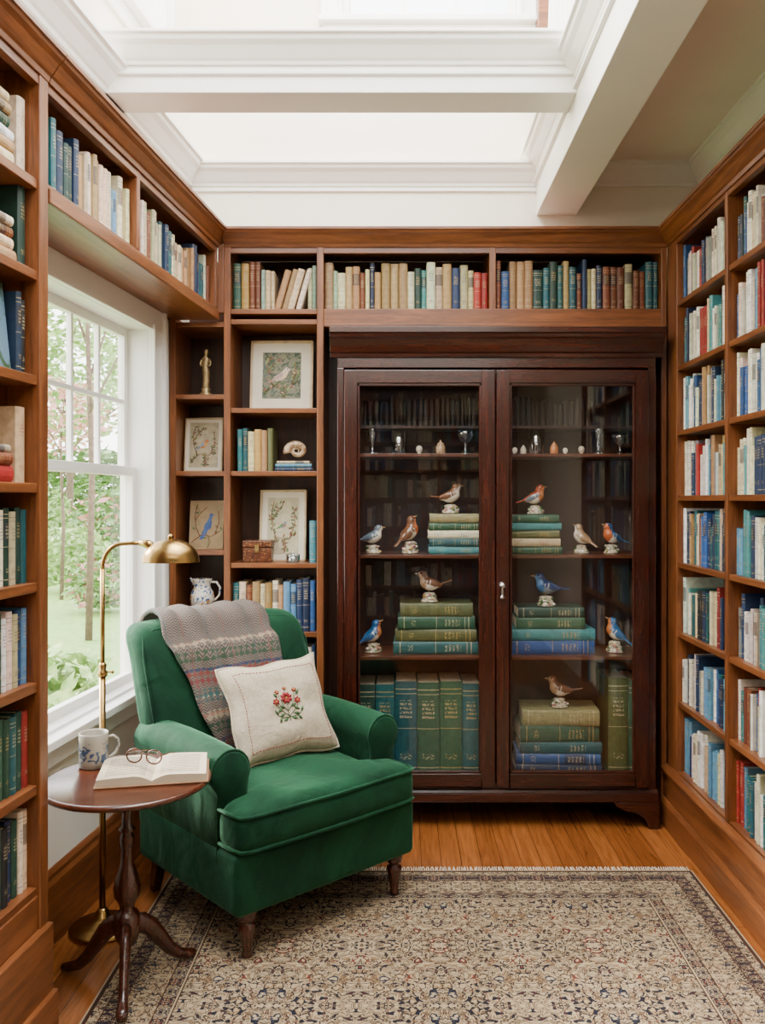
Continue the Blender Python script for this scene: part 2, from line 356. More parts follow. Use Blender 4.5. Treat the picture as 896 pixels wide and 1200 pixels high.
# ---------------------------------------------------------------- books
PAL={'cream':(.60,.48,.29),'ivory':(.70,.62,.46),'white':(.78,.75,.67),'tan':(.36,.21,.09),'navy blue':(.010,.026,.075),'royal blue':(.018,.080,.25),'sky blue':(.10,.28,.43),
'teal':(.010,.095,.105),'turquoise':(.05,.23,.25),'dark green':(.009,.048,.032),'green':(.022,.090,.045),'olive green':(.105,.115,.035),'red':(.29,.020,.016),'rust brown':(.17,.045,.018),'black':(.012,.012,.014),'dark brown':(.022,.011,.007),'mustard yellow':(.36,.22,.055),'pale olive':(.30,.28,.12),'grey':(.20,.22,.22),'mint green':(.24,.36,.27)}
def pal(**k):
    r=[]
    for n,c in k.items(): r+=[n.replace('_',' ')]*c
    return r
P_right=pal(white=10,ivory=4,cream=3,navy_blue=5,royal_blue=6,sky_blue=4,teal=3,turquoise=3,red=2,tan=1,black=1,grey=1,rust_brown=1)
P_top1=pal(cream=8,ivory=4,teal=2,dark_green=2,navy_blue=2,royal_blue=2,rust_brown=2,mustard_yellow=1,turquoise=2,tan=3,red=1,mint_green=1)
P_top2=pal(cream=5,ivory=3,sky_blue=3,royal_blue=2,navy_blue=4,teal=4,dark_green=3,turquoise=2,tan=2,rust_brown=2)
P_win=pal(navy_blue=4,cream=6,ivory=4,teal=3,dark_green=3,red=1,sky_blue=1,tan=4,rust_brown=2,mustard_yellow=1,grey=1)
P_shelf=pal(teal=3,cream=4,rust_brown=2,navy_blue=2,mustard_yellow=1,dark_green=2,tan=2,sky_blue=1)
P_blue=pal(sky_blue=3,navy_blue=4,royal_blue=2,cream=3,ivory=1,tan=1)
P_left=pal(dark_green=4,teal=3,ivory=3,cream=3,black=2,navy_blue=2,rust_brown=1,olive_green=2)
P_reflected=pal(dark_brown=5,black=2)
def vary(c,a=.28,j=.12):
    k=1+random.uniform(-a,a); return tuple(min(.85,q*k*(1+random.uniform(-j,j))) for q in c)
BOOKS=[]
def addbook(M,t,h,D,cn,where,group,sty=None,pose='upright'):
    c=vary(PAL[cn]) if 'display' not in group else vary(PAL[cn],.12,.04); lum=sum(c)/3
    acc=random.choice([(.45,.32,.11),(.50,.42,.25)]) if lum<.3 else random.choice([(.05,.06,.1),(.3,.06,.03),(.2,.14,.06),(.05,.12,.2)])
    BOOKS.append(dict(M=M,t=t,h=h,D=D,c=c,a=acc,s=random.random() if sty is None else sty,label='%s cloth book %s %s'%(cn,pose,where),group=group))
def row(M,x0,x1,z,hr,D,pl,where,group,tr=(.016,.036),y=.022,sty=None):
    x=x0; last=None; run=0
    while True:
        if run<=0:
            last=random.choice(pl); run=random.choice([1,1,1,1,1,2,3]); lt=random.uniform(*tr); lh=random.uniform(*hr)
        run-=1
        t=lt*random.uniform(.93,1.07); h=lh*random.uniform(.985,1.015)
        if x+t>x1:
            if x1-x>.012: t=x1-x-.001
            else: break
        jy=y+random.uniform(0,.016)
        addbook(M@T(x+t/2,jy,z+.0005),t,h,min(D,h*.75),last,where,group,sty); x+=t+random.choice([.0008,.0012,.0025])
    return x
def leaning(M,x0,z,n,t,h,D,pl,ang,where,group,y=.025):
    x=x0
    for i in range(n):
        a=math.radians(ang); tt=t*random.uniform(.85,1.15); hh=h*random.uniform(.96,1.04)
        MM=M@T(x,y,z+.0006)@RY(ang)@T(-tt/2 if ang>0 else tt/2,0,0)
        addbook(MM,tt,hh,D,random.choice(pl),where,group,pose='leaning')
        x+=tt/math.cos(a)+.002
def stack(M,xc,z,items,where,group,y=.03,jit=.006,D=.16,yaw=3):
    for L,t,cn in items:
        MM=M@T(xc+random.uniform(-jit,jit),y+random.uniform(0,.006)+D/2,z+t/2+.0004)@RZ(random.uniform(-yaw,yaw))@T(0,-D/2,0)@RY(90)@T(0,0,-L/2)
        addbook(MM,t,L,D,cn,where,group,pose='lying flat'); z+=t+.0008
    return z
for k,z in enumerate(RS):
    for i,((a,c),(a2,c2)) in enumerate(zip(ups[:-1],ups[1:])):
        row(MR,c+.003,a2-.003,z,(.165,.24),.17,P_right,'on the tall wall bookcase','books on the tall wall bookcase',tr=(.013,.03))
    for x in (-1.15,-.37,.41): row(MS,x+.003,x+.745,z,(.165,.24),.17,P_right,'on the facing bookcase','books on the facing bookcase',tr=(.02,.05))
g='books on the top shelf above the cabinet'; w='on shelf above the cabinet'
xx=row(MBk,-.765,-.64,2.309,(.19,.23),.17,pal(rust_brown=1,teal=3,green=2,mustard_yellow=1,cream=1),w,g,tr=(.024,.04))
xx=row(MBk,xx,-.575,2.309,(.16,.19),.16,pal(cream=2,mint_green=1),w,g)
leaning(MBk,-.55,2.309,4,.026,.185,.15,pal(cream=2,tan=3,ivory=1),16,w,g)
row(MBk,-.425,-.384,2.309,(.18,.2),.16,pal(mint_green=1,cream=1),w,g,tr=(.018,.022))
row(MBk,-.347,.394,2.309,(.165,.228),.17,P_top1,w,g,tr=(.018,.042))
row(MBk,.430,1.168,2.309,(.165,.228),.17,P_top2,w,g,tr=(.018,.045))
g='books on the shelf over the window'; w='on shelf over the window'
row(ML,-1.525,-.915,2.312,(.16,.228),.15,P_win,w,g,tr=(.016,.032))
row(ML,-.88,-.035,2.312,(.155,.22),.15,P_win,w,g,tr=(.016,.032))
g='books on the bookcase beside the window'; w='on bookcase beside the window'
DL=.16
addbook(ML@T(xe-.026,.03,LS[7]+.0006),.04,.205,DL,'ivory',w,g,.1); stack(ML,xe-.175,LS[7],[(.22,.04,'cream'),(.21,.032,'tan'),(.22,.03,'white'),(.2,.03,'dark green'),(.19,.03,'tan'),(.18,.028,'cream')],w,g,D=.15)
addbook(ML@T(xe-.024,.03,LS[6]+.0006),.035,.215,DL,'dark green',w,g,.1); stack(ML,xe-.165,LS[6],[(.21,.035,'tan'),(.2,.03,'cream'),(.2,.028,'rust brown'),(.19,.025,'ivory')],w,g,D=.15)
row(ML,xe-.055,xe-.004,LS[5],(.19,.22),DL,pal(navy_blue=2,black=2,teal=1),w,g,tr=(.02,.026))
addbook(ML@T(xe-.030,.03,LS[4]+.0006),.045,.20,DL,'cream',w,g,.1); stack(ML,xe-.165,LS[4],[(.20,.045,'red'),(.19,.03,'rust brown'),(.18,.022,'cream')],w,g,D=.15)
def fixedr(M,x,z,L,D_=.16):
    for t,h,c in L:
        x-=t; addbook(M@T(x+t/2,.022+random.uniform(0,.01),z+.0005),t,h,D_,c,w,g); x-=.0012
    return x
x_=fixedr(ML,xe-.003,LS[3],[(.026,.195,'teal'),(.024,.20,'dark green'),(.028,.19,'cream'),(.024,.2,'dark green'),(.03,.195,'ivory'),(.028,.2,'olive green')]); row(ML,xe-.60,x_,LS[3],(.18,.21),DL,P_left,w,g)
x_=fixedr(ML,xe-.003,LS[2],[(.024,.2,'sky blue'),(.026,.195,'royal blue'),(.022,.19,'cream'),(.026,.2,'ivory'),(.024,.185,'white'),(.03,.2,'dark green')]); row(ML,xe-.60,x_,LS[2],(.18,.21),DL,P_left,w,g)
x_=fixedr(ML,xe-.003,LS[1],[(.026,.2,'red'),(.028,.205,'dark green'),(.028,.2,'teal'),(.026,.2,'dark green'),(.028,.205,'green'),(.03,.2,'teal')]); row(ML,xe-.60,x_,LS[1],(.18,.215),DL,P_left,w,g)
x_=fixedr(ML,xe-.003,LS[0],[(.022,.21,'cream'),(.022,.215,'ivory'),(.026,.2,'dark green'),(.024,.21,'navy blue'),(.03,.2,'black'),(.028,.21,'dark green')]); row(ML,xe-.60,x_,LS[0],(.19,.225),DL,P_left,w,g)
for k in (4,5,6,7): row(ML,xe-.70,xe-.36,LS[k],(.17,.2),DL,P_left,w,g)
g='books on the shelves beside the cabinet'; w='on shelves beside the cabinet'
def fixed(x,z,L):
    for t,h,c in L: addbook(MBk@T(x+t/2,.022+random.uniform(0,.01),z+.0005),t,h,.16,c,w,g); x+=t+.0012
fixed(-.745,1.577,[(.024,.19,'teal'),(.022,.195,'teal'),(.028,.18,'cream'),(.03,.19,'mustard yellow'),(.026,.185,'tan'),(.024,.195,'olive green')])
zB=stack(MBk,-.49,1.577,[(.17,.018,'navy blue'),(.165,.016,'sky blue'),(.15,.012,'cream')],w,g,D=.13,y=.04)
addbook(MBk@T(-.403,.03,1.1615),.03,.19,.15,'turquoise',w,g)
fixed(-.765,.849,[(.028,.22,'teal'),(.03,.225,'cream'),(.026,.21,'rust brown'),(.034,.225,'tan'),(.024,.215,'cream'),(.03,.22,'mustard yellow'),(.026,.23,'ivory'),(.022,.21,'tan'),(.030,.225,'sky blue'),(.026,.215,'sky blue'),(.028,.235,'navy blue'),(.03,.24,'navy blue'),(.024,.23,'royal blue')])
row(MBk,-.765,-.385,.56,(.19,.23),.17,P_blue,w,g); row(MBk,-.765,-.385,.30,(.18,.22),.17,P_shelf,w,g)
row(MBk,-1.01,-.805,.62,(.18,.22),.17,P_shelf,w,g)
# ---------------------------------------------------------------- display cabinet
CD=3.77
ce=empty('display_cabinet',T(0,CD,0),'dark mahogany glazed display cabinet with two doors','cabinet')
cx0=X(395,CD); cx1=X(768,CD); cm=X(580,CD)
dep=.36
b=MB()
b.box(cx0,cx0+.025,.004,dep,.10,2.10,1); b.box(cx1-.025,cx1,.004,dep,.10,2.10,1)
b.box(cx0,cx0+.03,-.006,.03,.17,2.03,1); b.box(cx1-.035,cx1,-.006,.03,.17,2.03,1)
b.box(cx0,cx1,0,dep,2.03,2.10,0); b.box(cx0,cx1,0,dep,.155,.195,0)
mk('body',b,[mX,mZ],ce,bevel=.003)
mk('back_panel',MB().box(cx0+.025,cx1-.025,dep-.012,dep,.195,2.03),mIn,ce)
cp=[(0,2.075),(.012,2.075),(.014,2.092),(.022,2.098),(.03,2.125),(.045,2.15),(.055,2.158),(.058,2.172),(.066,2.176),(.066,2.2),(0,2.2)]
b=MB(); b.box(cx0,cx1,0,dep,2.10,2.2)
b.prism(cp,(cx0-.03,0,0),(cx1+.03,0,0),(0,-1,0)); b.prism([(o*.45,z) for o,z in cp],(cx0,0,0),(cx0,dep,0),(-1,0,0)); b.prism([(o*.45,z) for o,z in cp],(cx1,0,0),(cx1,dep,0),(1,0,0))
mk('crown_moulding',b,mX,ce,bevel=.0015)
b=MB(); b.box(cx0-.01,cx1+.01,-.014,dep,.115,.155); b.prism([(0,.155),(.014,.155),(.006,.168),(0,.172)],(cx0-.008,0,0),(cx1+.008,0,0),(0,-1,0))
mk('base_moulding',b,mX,ce,bevel=.003)
for sx,xx_ in ((1,cx0-.012),(-1,cx1+.012)):
    for yy in (-.022,dep-.05):
        pr=[(0,0),(.050*sx,0),(.052*sx,.02),(.066*sx,.045),(.10*sx,.068),(.15*sx,.080),(.19*sx,.098),(.20*sx,.116),(0,.116)]
        b=MB(); b.prism([(o,z) for o,z in pr],(xx_,yy,0),(xx_,yy+.03,0),(1,0,0)); b.box(min(xx_,xx_+.03*sx),max(xx_,xx_+.03*sx),yy,yy+.05,0,.115)
        mk('foot',b,mX,ce,bevel=.003,label='shaped bracket foot')
cs=[Z(497,3.86),Z(532,3.86),Z(650,3.86),Z(768,3.86)]
mSh=wood('mahogany_shelf',(.04,.012,.006),(.13,.04,.018),'X',.3,coat=.2)
for i,z in enumerate(cs):
    mk('shelf',MB().box(cx0+.026,cx1-.026,.06 if i else .16,dep-.013,z-.014,z),mSh if i else mIn,ce,bevel=.001)
mk('centre_post',MB().box(cm-.012,cm+.012,.03,.05,.195,2.03),mZ,ce)
dz0,dz1=.185,2.018
def door(x0,x1):
    fr=.058
    b=MB(); y0,y1=-.022,.0
    b.box(x0,x0+fr,y0,y1,dz0,dz1,1); b.box(x1-fr,x1,y0,y1,dz0,dz1,1); b.box(x0+fr,x1-fr,y0,y1,dz0,dz0+fr,0); b.box(x0+fr,x1-fr,y0,y1,dz1-fr,dz1,0)
    q=.012
    for a,c,d,e_,k in ((x0+fr,x0+fr+q,dz0+fr,dz1-fr,1),(x1-fr-q,x1-fr,dz0+fr,dz1-fr,1),(x0+fr,x1-fr,dz0+fr,dz0+fr+q,0),(x0+fr,x1-fr,dz1-fr-q,dz1-fr,0)):
        b.box(a,c,y0+.006,y1,d,e_,k)
    d=mk('door',b,[mX,mZ],ce,bevel=.003)
    mk('glass',MB().box(x0+fr-.002,x1-fr+.002,-.010,-.006,dz0+fr-.002,dz1-fr+.002),cabglass,d)
    return d
d1=door(cx0+.031,cm-.003); d2=door(cm+.003,cx1-.036)
zk=Z(685,CD)
mk('handle',MB().lathe([(.012,0),(.014,.003),(.010,.006),(.006,.012),(.012,.02),(.013,.028),(.006,.034),(0,.035)],16,0,T(cm+.028,-.022,zk)@RX(90)).box(cm+.024,cm+.032,-.03,-.026,zk-.05,zk-.010).lathe([(.004,0),(.010,.004),(.011,.012),(.004,.018)],10,0,T(cm+.028,-.028,zk-.062)),simple('pewter',(.75,.74,.7),.25,1),d2,label='silver key knob')
MC=T(0,3.86,0)
g='books in the display cabinet'; w='inside the glazed cabinet'
row(T(0,3.95,0),X(418,3.95),X(560,3.95),cs[0],(.10,.14),.13,P_reflected,w,g,tr=(.014,.028),y=.02,sty=0)  # dark books added in place of the bookcase reflection in the door glass
row(T(0,3.95,0),X(600,3.95),X(700,3.95),cs[0],(.10,.14),.13,P_reflected,w,g,tr=(.014,.028),y=.02,sty=0)
stack(MC,X(533,3.88),cs[2],[(.24,.034,'turquoise'),(.235,.036,'teal'),(.245,.036,'ivory'),(.235,.034,'green'),(.225,.040,'pale olive')],w,g,y=.02,D=.16)
stack(MC,X(511,3.88),cs[3],[(.385,.056,'teal'),(.37,.056,'olive green'),(.35,.056,'green'),(.33,.06,'olive green')],w,g,y=.02,D=.2)
stack(MC,X(627,3.88),cs[2],[(.24,.034,'green'),(.24,.036,'cream'),(.235,.036,'olive green'),(.23,.034,'turquoise'),(.225,.036,'green')],w,g,y=.02,D=.16)
stack(MC,X(647,3.88),cs[3],[(.385,.062,'royal blue'),(.385,.05,'turquoise'),(.31,.052,'green'),(.30,.045,'dark green')],w,g,y=.02,D=.2)
stack(MC,X(657,3.88),.195,[(.39,.045,'navy blue'),(.38,.048,'royal blue'),(.37,.052,'teal'),(.36,.075,'green'),(.35,.07,'pale olive')],w,g,y=.02,D=.21)
x=X(418,3.88)
for t,h,c in ((.082,.41,'dark green'),(.086,.41,'teal'),(.098,.425,'teal'),(.10,.42,'green'),(.10,.425,'green'),(.078,.415,'teal')):
    addbook(MC@T(x+t/2,.02,.1955),t,h,.24,c,w,g,.6); x+=t+.003
x=X(713,3.88)
for t,h,c in ((.09,.44,'olive green'),(.06,.43,'green')):
    addbook(MC@T(x+t/2,.02,.1955),t,h,.24,c,w,g,.6); x+=t+.003
def book_geo(t,h,D):
    c=.0028 if t>.012 else .002; r=min(.006,t*.3)
    sp=[(-t/2,r),(-t*.36,r*.35),(-t*.15,0.0),(t*.15,0.0),(t*.36,r*.35),(t/2,r)]
    out=[(-t/2,D)]+sp+[(t/2,D)]+[(t/2-c,D),(t/2-c,r+c),(-t/2+c,r+c),(-t/2+c,D)]
    n=len(out); vs=[(x,y,z) for z in (0,h) for x,y in out]; fs=[];uv=[]
    for i in range(n):
        k=(i+1)%n; fs.append((i,k,n+k,n+i))
        if 1<=i<=5: 
            u0=(out[i][0]+t/2)/t; u1=(out[k][0]+t/2)/t; uv.append([(u0,0),(u1,0),(u1,1),(u0,1)])
        else: uv.append([(3,0)]*4)
    fs.append(tuple(range(n-1,-1,-1))); uv.append([(3,0)]*n); fs.append(tuple(range(n,2*n))); uv.append([(3,0)]*n)
    m=[0]*len(fs); o=len(vs); i_=.003
    x0,x1,y0,y1,z0,z1=-t/2+c,t/2-c,r+c,D-.004,i_,h-i_
    vs+=[(x,y,z) for z in (z0,z1) for y in (y0,y1) for x in (x0,x1)]
    for f in [(0,1,3,2),(4,6,7,5),(2,3,7,6),(0,2,6,4),(1,5,7,3)]: fs.append(tuple(q+o for q in f)); uv.append([(3,0)]*4); m.append(1)
    return vs,fs,m,uv
def book_mesh(bs,local):
    vs=[];fs=[];ms=[];uvs=[];cols=[];accs=[];sty=[]
    for b in bs:
        v,f,m,u=book_geo(b['t'],b['h'],b['D']); o=len(vs)
        vs+= v if local else [tuple(b['M']@Vector(p)) for p in v]
        fs+=[tuple(i+o for i in q) for q in f]; ms+=m
        for l in u: uvs+=l
        cols+=[(*b['c'],1)]*len(v); accs+=[(*b['a'],1)]*len(v); sty+=[b['s']]*len(v)
    me=bpy.data.meshes.new('book'); me.from_pydata(vs,[],fs); me.materials.append(BOOKM); me.materials.append(PAGEM)
    me.polygons.foreach_set('material_index',ms)
    ul=me.uv_layers.new(name='UVMap'); ul.data.foreach_set('uv',[c for p in uvs for c in p])
    a=me.attributes.new('col','FLOAT_COLOR','POINT'); a.data.foreach_set('color',[c for p in cols for c in p])
    a=me.attributes.new('acc','FLOAT_COLOR','POINT'); a.data.foreach_set('color',[c for p in accs for c in p])
    a=me.attributes.new('sty','FLOAT','POINT'); a.data.foreach_set('value',sty)
    me.validate(); me.update(); return me
def area(b):
    pts=[]
    for p in ((-b['t']/2,0,0),(b['t']/2,0,0),(-b['t']/2,0,b['h']),(b['t']/2,0,b['h'])):
        q=b['M']@Vector(p)
        if q.y<.3: return 0
        pts.append((470+q.x/q.y*1000,585-(q.z-1.45)/q.y*1000))
    x0=min(p[0] for p in pts);x1=max(p[0] for p in pts);y0=min(p[1] for p in pts);y1=max(p[1] for p in pts)
    w=max(0,min(896,x1)-max(0,x0)); h=max(0,min(1200,y1)-max(0,y0))
    return w*h
for b_ in BOOKS: b_['area']=area(b_)*(1.0 if 'cabinet' not in b_['group'] else 3)
BOOKS.sort(key=lambda q:-q['area'])
for b_ in BOOKS[:298]:
    o=bpy.data.objects.new('book',book_mesh([b_],True)); COL.objects.link(o); o.matrix_world=b_['M']; tag(o,b_['label'],'book',None,b_['group'])
o=bpy.data.objects.new('books',book_mesh(BOOKS[298:],False)); COL.objects.link(o); tag(o,'remaining rows of assorted cloth hardcover books on shelves','books','stuff')
# ---------------------------------------------------------------- porcelain birds
cream_p=simple('porcelain_cream',(.62,.54,.40),.2,coat=.6,var=.15,scale=60)
def porc(n,c): return simple('glaze_'+n,c,.25,coat=.35,var=.2,scale=160,lohi=(.40,.54),dk=tuple(q*.6 for q in c))
GC={'brown':(.22,.095,.045),'blue':(.03,.15,.36),'red':(.44,.08,.03),'rust':(.50,.12,.035),'white':(.76,.70,.57),'grey':(.20,.25,.30),'orange':(.55,.19,.06),'tan':(.44,.28,.15),'darkblue':(.02,.07,.24),'green':(.07,.17,.05),'beak':(.30,.19,.08),'yellow':(.55,.36,.10),'rock':(.52,.45,.32),'pink':(.52,.22,.2)}
G={k:porc(k,c) for k,c in GC.items()}
def bodym(back,breast,belly):
    m,nt,b=new_mat('bird_glaze'); v=coords(nt); sp=nd(nt,'ShaderNodeSeparateXYZ'); nt.links.new(v,sp.inputs[0]); x,z=sp.outputs[0],sp.outputs[2]
    w=mth(nt,'MULTIPLY',mth(nt,'SUBTRACT',noise(nt,v,120,2),.5),.012)
    tone=mixc(nt,contrast(nt,noise(nt,v,300,1),.42,.56),tuple(q*.6 for q in back),back)
    zz=mth(nt,'ADD',z,w)
    under=contrast(nt,mth(nt,'SUBTRACT',zz,mth(nt,'MULTIPLY',x,.15)),.004,-.004)
    c=mixc(nt,under,tone,belly)
    br=mth(nt,'MULTIPLY',contrast(nt,mth(nt,'ADD',x,w),.004,.012),contrast(nt,mth(nt,'SUBTRACT',zz,mth(nt,'MULTIPLY',mth(nt,'SUBTRACT',x,.02),.9)),.020,.012))
    c=mixc(nt,br,c,breast)
    nt.links.new(c,b.inputs['Base Color']); b.inputs['Roughness'].default_value=.25; b.inputs['Coat Weight'].default_value=.5; return m
def wingm(c):
    m,nt,b=new_mat('wing_glaze'); sp=nd(nt,'ShaderNodeSeparateXYZ'); nt.links.new(coords(nt),sp.inputs[0])
    f=mth(nt,'FRACT',mth(nt,'MULTIPLY',mth(nt,'ADD',sp.outputs[2],mth(nt,'MULTIPLY',sp.outputs[0],-.25)),190))
    col=mixc(nt,mth(nt,'LESS_THAN',f,.32),c,tuple(q*.2 for q in c))
    g1=mth(nt,'LESS_THAN',mth(nt,'ABSOLUTE',mth(nt,'ADD',sp.outputs[0],.004)),.0015); g2=mth(nt,'LESS_THAN',mth(nt,'ABSOLUTE',mth(nt,'ADD',sp.outputs[0],-.008)),.0012)
    col=mixc(nt,mth(nt,'MAXIMUM',g1,g2),col,(.62,.57,.47))
    nt.links.new(col,b.inputs['Base Color']); b.inputs['Roughness'].default_value=.28; b.inputs['Coat Weight'].default_value=.4; return m
def bird(pos,yaw,sc,back,breast,belly,tail=0.0,baseh=.034,desc='',wing=None,pitch=16):
    e=empty('bird_figurine',T(*pos)@RZ(yaw)@Matrix.Scale(sc,4),'porcelain songbird, %s, on %s'%(desc[0],desc[1]),'figurine',group='porcelain birds in the display cabinet')
    BM=T(0,0,baseh+.031)@RY(-pitch)
    def el(b,c,r): b.ball(c,1,0,None,12,r)
    b=MB()
    for c,r in (((0,0,0),(.034,.0235,.0235)),((.013,0,.004),(.023,.0225,.0235)),((.022,0,.016),(.017,.0165,.019)),((.029,0,.028),(.0175,.0160,.0160)),((-.026,0,.003),(.022,.014,.013))): el(b,c,r)
    TL=.046; vs=[];fs=[]
    for t,wd,th_ in ((0,.009,.006),(.35,.0075,.0035),(.7,.008,.0030),(1,.0085,.0026)):
        x=-.034-t*TL; z=.004+tail*t
        vs+=[(x,-wd,z-th_),(x,wd,z-th_),(x,wd,z+th_),(x,-wd,z+th_)]
    for j in range(3):
        for i in range(4): k=(i+1)%4; fs.append((j*4+i,j*4+k,j*4+4+k,j*4+4+i))
    fs+=[(3,2,1,0),(12,13,14,15)]; b.add(vs,fs)
    o=mk('body',b,bodym(GC[back],GC[breast],GC[belly]),e,M=BM)
    r=o.modifiers.new('r','REMESH'); r.mode='VOXEL'; r.voxel_size=.0018; r.use_smooth_shade=True
    s=o.modifiers.new('s','SMOOTH'); s.iterations=6; s.factor=.6
    mk('beak',MB().tube([(.043,0,.0287),(.050,0,.0277),(.056,0,.0267),(.061,0,.026)],[.0050,.0038,.0019,.0004],10),G['beak'],e,M=BM)
    wm=wingm(GC[wing or back])
    for sg in (-1,1):
        vs=[];fs=[]; n=14; m_=12
        for j in range(m_+1):
            t=j/m_; x=.018-t*.062; hh=.0135*math.sin(min(1,t*1.35+.12)*pi*.5)*(1-t**3)**.8+.001; zc=.006-.004*t+tail*.25*t*t
            yo=.0205+.0035*math.sin(t*pi)-.0135*t**1.8
            for i in range(n):
                a=2*pi*i/n; vs.append((x,sg*(yo+.0032*math.cos(a)-.006*(math.sin(a)**2)*(1-t)),zc+hh*math.sin(a)))
        for j in range(m_):
            for i in range(n): k=(i+1)%n; fs.append((j*n+i,j*n+k,(j+1)*n+k,(j+1)*n+i))
        fs+=[tuple(range(n)),tuple(range(m_*n,(m_+1)*n))]
        mk('wing',MB().add(vs,fs,0,None,True),wm,e,M=BM)
        mk('eye',MB().ball((.0365,sg*.0138,.0325),.0027,0,n=6),black,e,M=BM)
        mk('leg',MB().tube([(-.002,sg*.008,.018+baseh),(.004,sg*.008,.008+baseh),(.001,sg*.008,baseh-.001),(.009,sg*.009,baseh-.001)],[.0030,.0019,.0019,.0012],6),G['beak'],e)
    b=MB().lathe([(.026,0),(.028,.004),(.023,.010),(.019,.018),(.017,baseh-.008),(.018,baseh-.003),(.013,baseh),(0,baseh+.001)],14,0,sx=1.15,sy=.9)
    for i in range(26):
        a=random.uniform(0,2*pi); z=random.uniform(.003,baseh-.004); r_=.025-.28*z+random.uniform(-.002,.004)
        b.ball((r_*math.cos(a)*1.1,r_*math.sin(a)*.9,z),random.uniform(.0035,.0065),random.choice([0,1,1,2,3,3,4]),n=6,sc=(1.2,1,.75))
    mk('base',b,[G['rock'],G['green'],G['yellow'],G['white'],G['pink']],e)
S1=cs[2]+.0005; S2=cs[3]+.0005
yb=3.94
tA=cs[2]+.1855; tB=cs[3]+.2325; tC=cs[2]+.1815; tD=cs[3]+.2140; tE=.195+.2950
bird((X(437,yb),yb,S1),10,1.15,'grey','white','white',.002,desc=('grey wings and pale breast','a flowered base'),pitch=14)
bird((X(480,yb),yb,S1),35,1.35,'brown','rust','white',-.004,baseh=.042,desc=('red breast and brown back','a tall mossy base'),pitch=38)
bird((X(528,yb),yb,tA),12,1.22,'brown','white','white',.016,desc=('brown wings and white breast','a book stack'),pitch=14)
bird((X(437,yb),yb,S2),25,1.25,'blue','orange','white',-.004,desc=('blue back and peach breast','a rock base'),pitch=28)
bird((X(503,yb),yb,tB),172,1.28,'brown','tan','white',.026,desc=('brown back and raised tail','green books'),pitch=10)
bird((X(627,yb),yb,tC),5,1.18,'red','orange','white',0,wing='grey',desc=('russet head and back','a book stack'),pitch=18)
bird((X(681,yb),yb,S1),140,1.15,'tan','white','white',-.004,desc=('tan back and cream breast','a rocky base'),pitch=28)
bird((X(716,yb),yb,S1),200,1.20,'blue','rust','white',.004,desc=('blue wings and red breast','a leafy base'),pitch=24)
bird((X(640,yb),yb,tD),175,1.35,'darkblue','blue','grey',.006,desc=('glossy dark blue plumage','blue books'),pitch=12)
bird((X(720,yb),yb,S2),155,1.25,'blue','orange','white',-.004,baseh=.042,desc=('blue wings and orange breast','a tall base'),pitch=34)
bird((X(655,yb),yb,tE),172,1.28,'brown','tan','white',.020,desc=('brown wings and tan breast','an olive book'),pitch=12)
S0=cs[1]+.0005
def glassware(px,kind,h,lab,name='glass',cat='glassware',mat=None):
    x=X(px,3.93); 
    pr={'stick':[(.022,0),(.022,.006),(.006,.012),(.009,.03),(.005,.05),(.012,.07),(.014,.09),(.012,.1)],'tumbler':[(.024,0),(.026,.004),(.03,.09),(.027,.09),(.023,.01),(0,.01)],
        'bowl':[(.02,0),(.02,.005),(.005,.012),(.005,.045),(.02,.055),(.034,.075),(.036,.09),(.033,.09),(.018,.062),(0,.058)],'egg':[(.012,0),(.014,.004),(.01,.01),(.017,.02),(.020,.034),(.014,.048),(0,.054)],
        'jar':[(.02,0),(.024,.01),(.024,.04),(.016,.05),(.018,.055),(.01,.062),(.004,.066),(.006,.072),(0,.076)]}[kind]
    mk(name,MB().lathe(pr,18),mat or crystal,label=lab,cat=cat,M=T(x,3.93,S0)@Matrix.Scale(h,4),group='small glass and china pieces on the cabinet shelf')
glassware(436,'stick',1.25,'clear cut glass candlestick on cabinet shelf','candlestick')
glassware(467,'tumbler',1.2,'clear glass tumbler on cabinet shelf','tumbler')
glassware(491,'egg',.8,'small cream china egg cup on cabinet shelf','egg_cup','china',cream_p)
glassware(516,'jar',.9,'small tan china pot with lid','china_pot','china',G['tan'])
glassware(545,'bowl',1.2,'clear stemmed glass bowl on cabinet shelf','glass_bowl')
glassware(603,'egg',.65,'small white china egg cup on cabinet shelf','egg_cup','china',G['white'])
glassware(613,'jar',.6,'small cream china pot beside a tumbler','china_pot','china',cream_p)
glassware(628,'tumbler',1.3,'clear glass tumbler on cabinet shelf','tumbler')
glassware(649,'jar',.8,'small russet china pot with lid','china_pot','china',G['orange'])
glassware(662,'egg',.6,'tiny white china egg cup beside a pot','egg_cup','china',G['white'])
glassware(681,'egg',.75,'small cream china egg cup on cabinet shelf','egg_cup','china',cream_p)
glassware(701,'stick',1.25,'clear cut glass candlestick on cabinet shelf','candlestick')
glassware(726,'bowl',1.0,'clear stemmed glass bowl at end of cabinet shelf','glass_bowl')
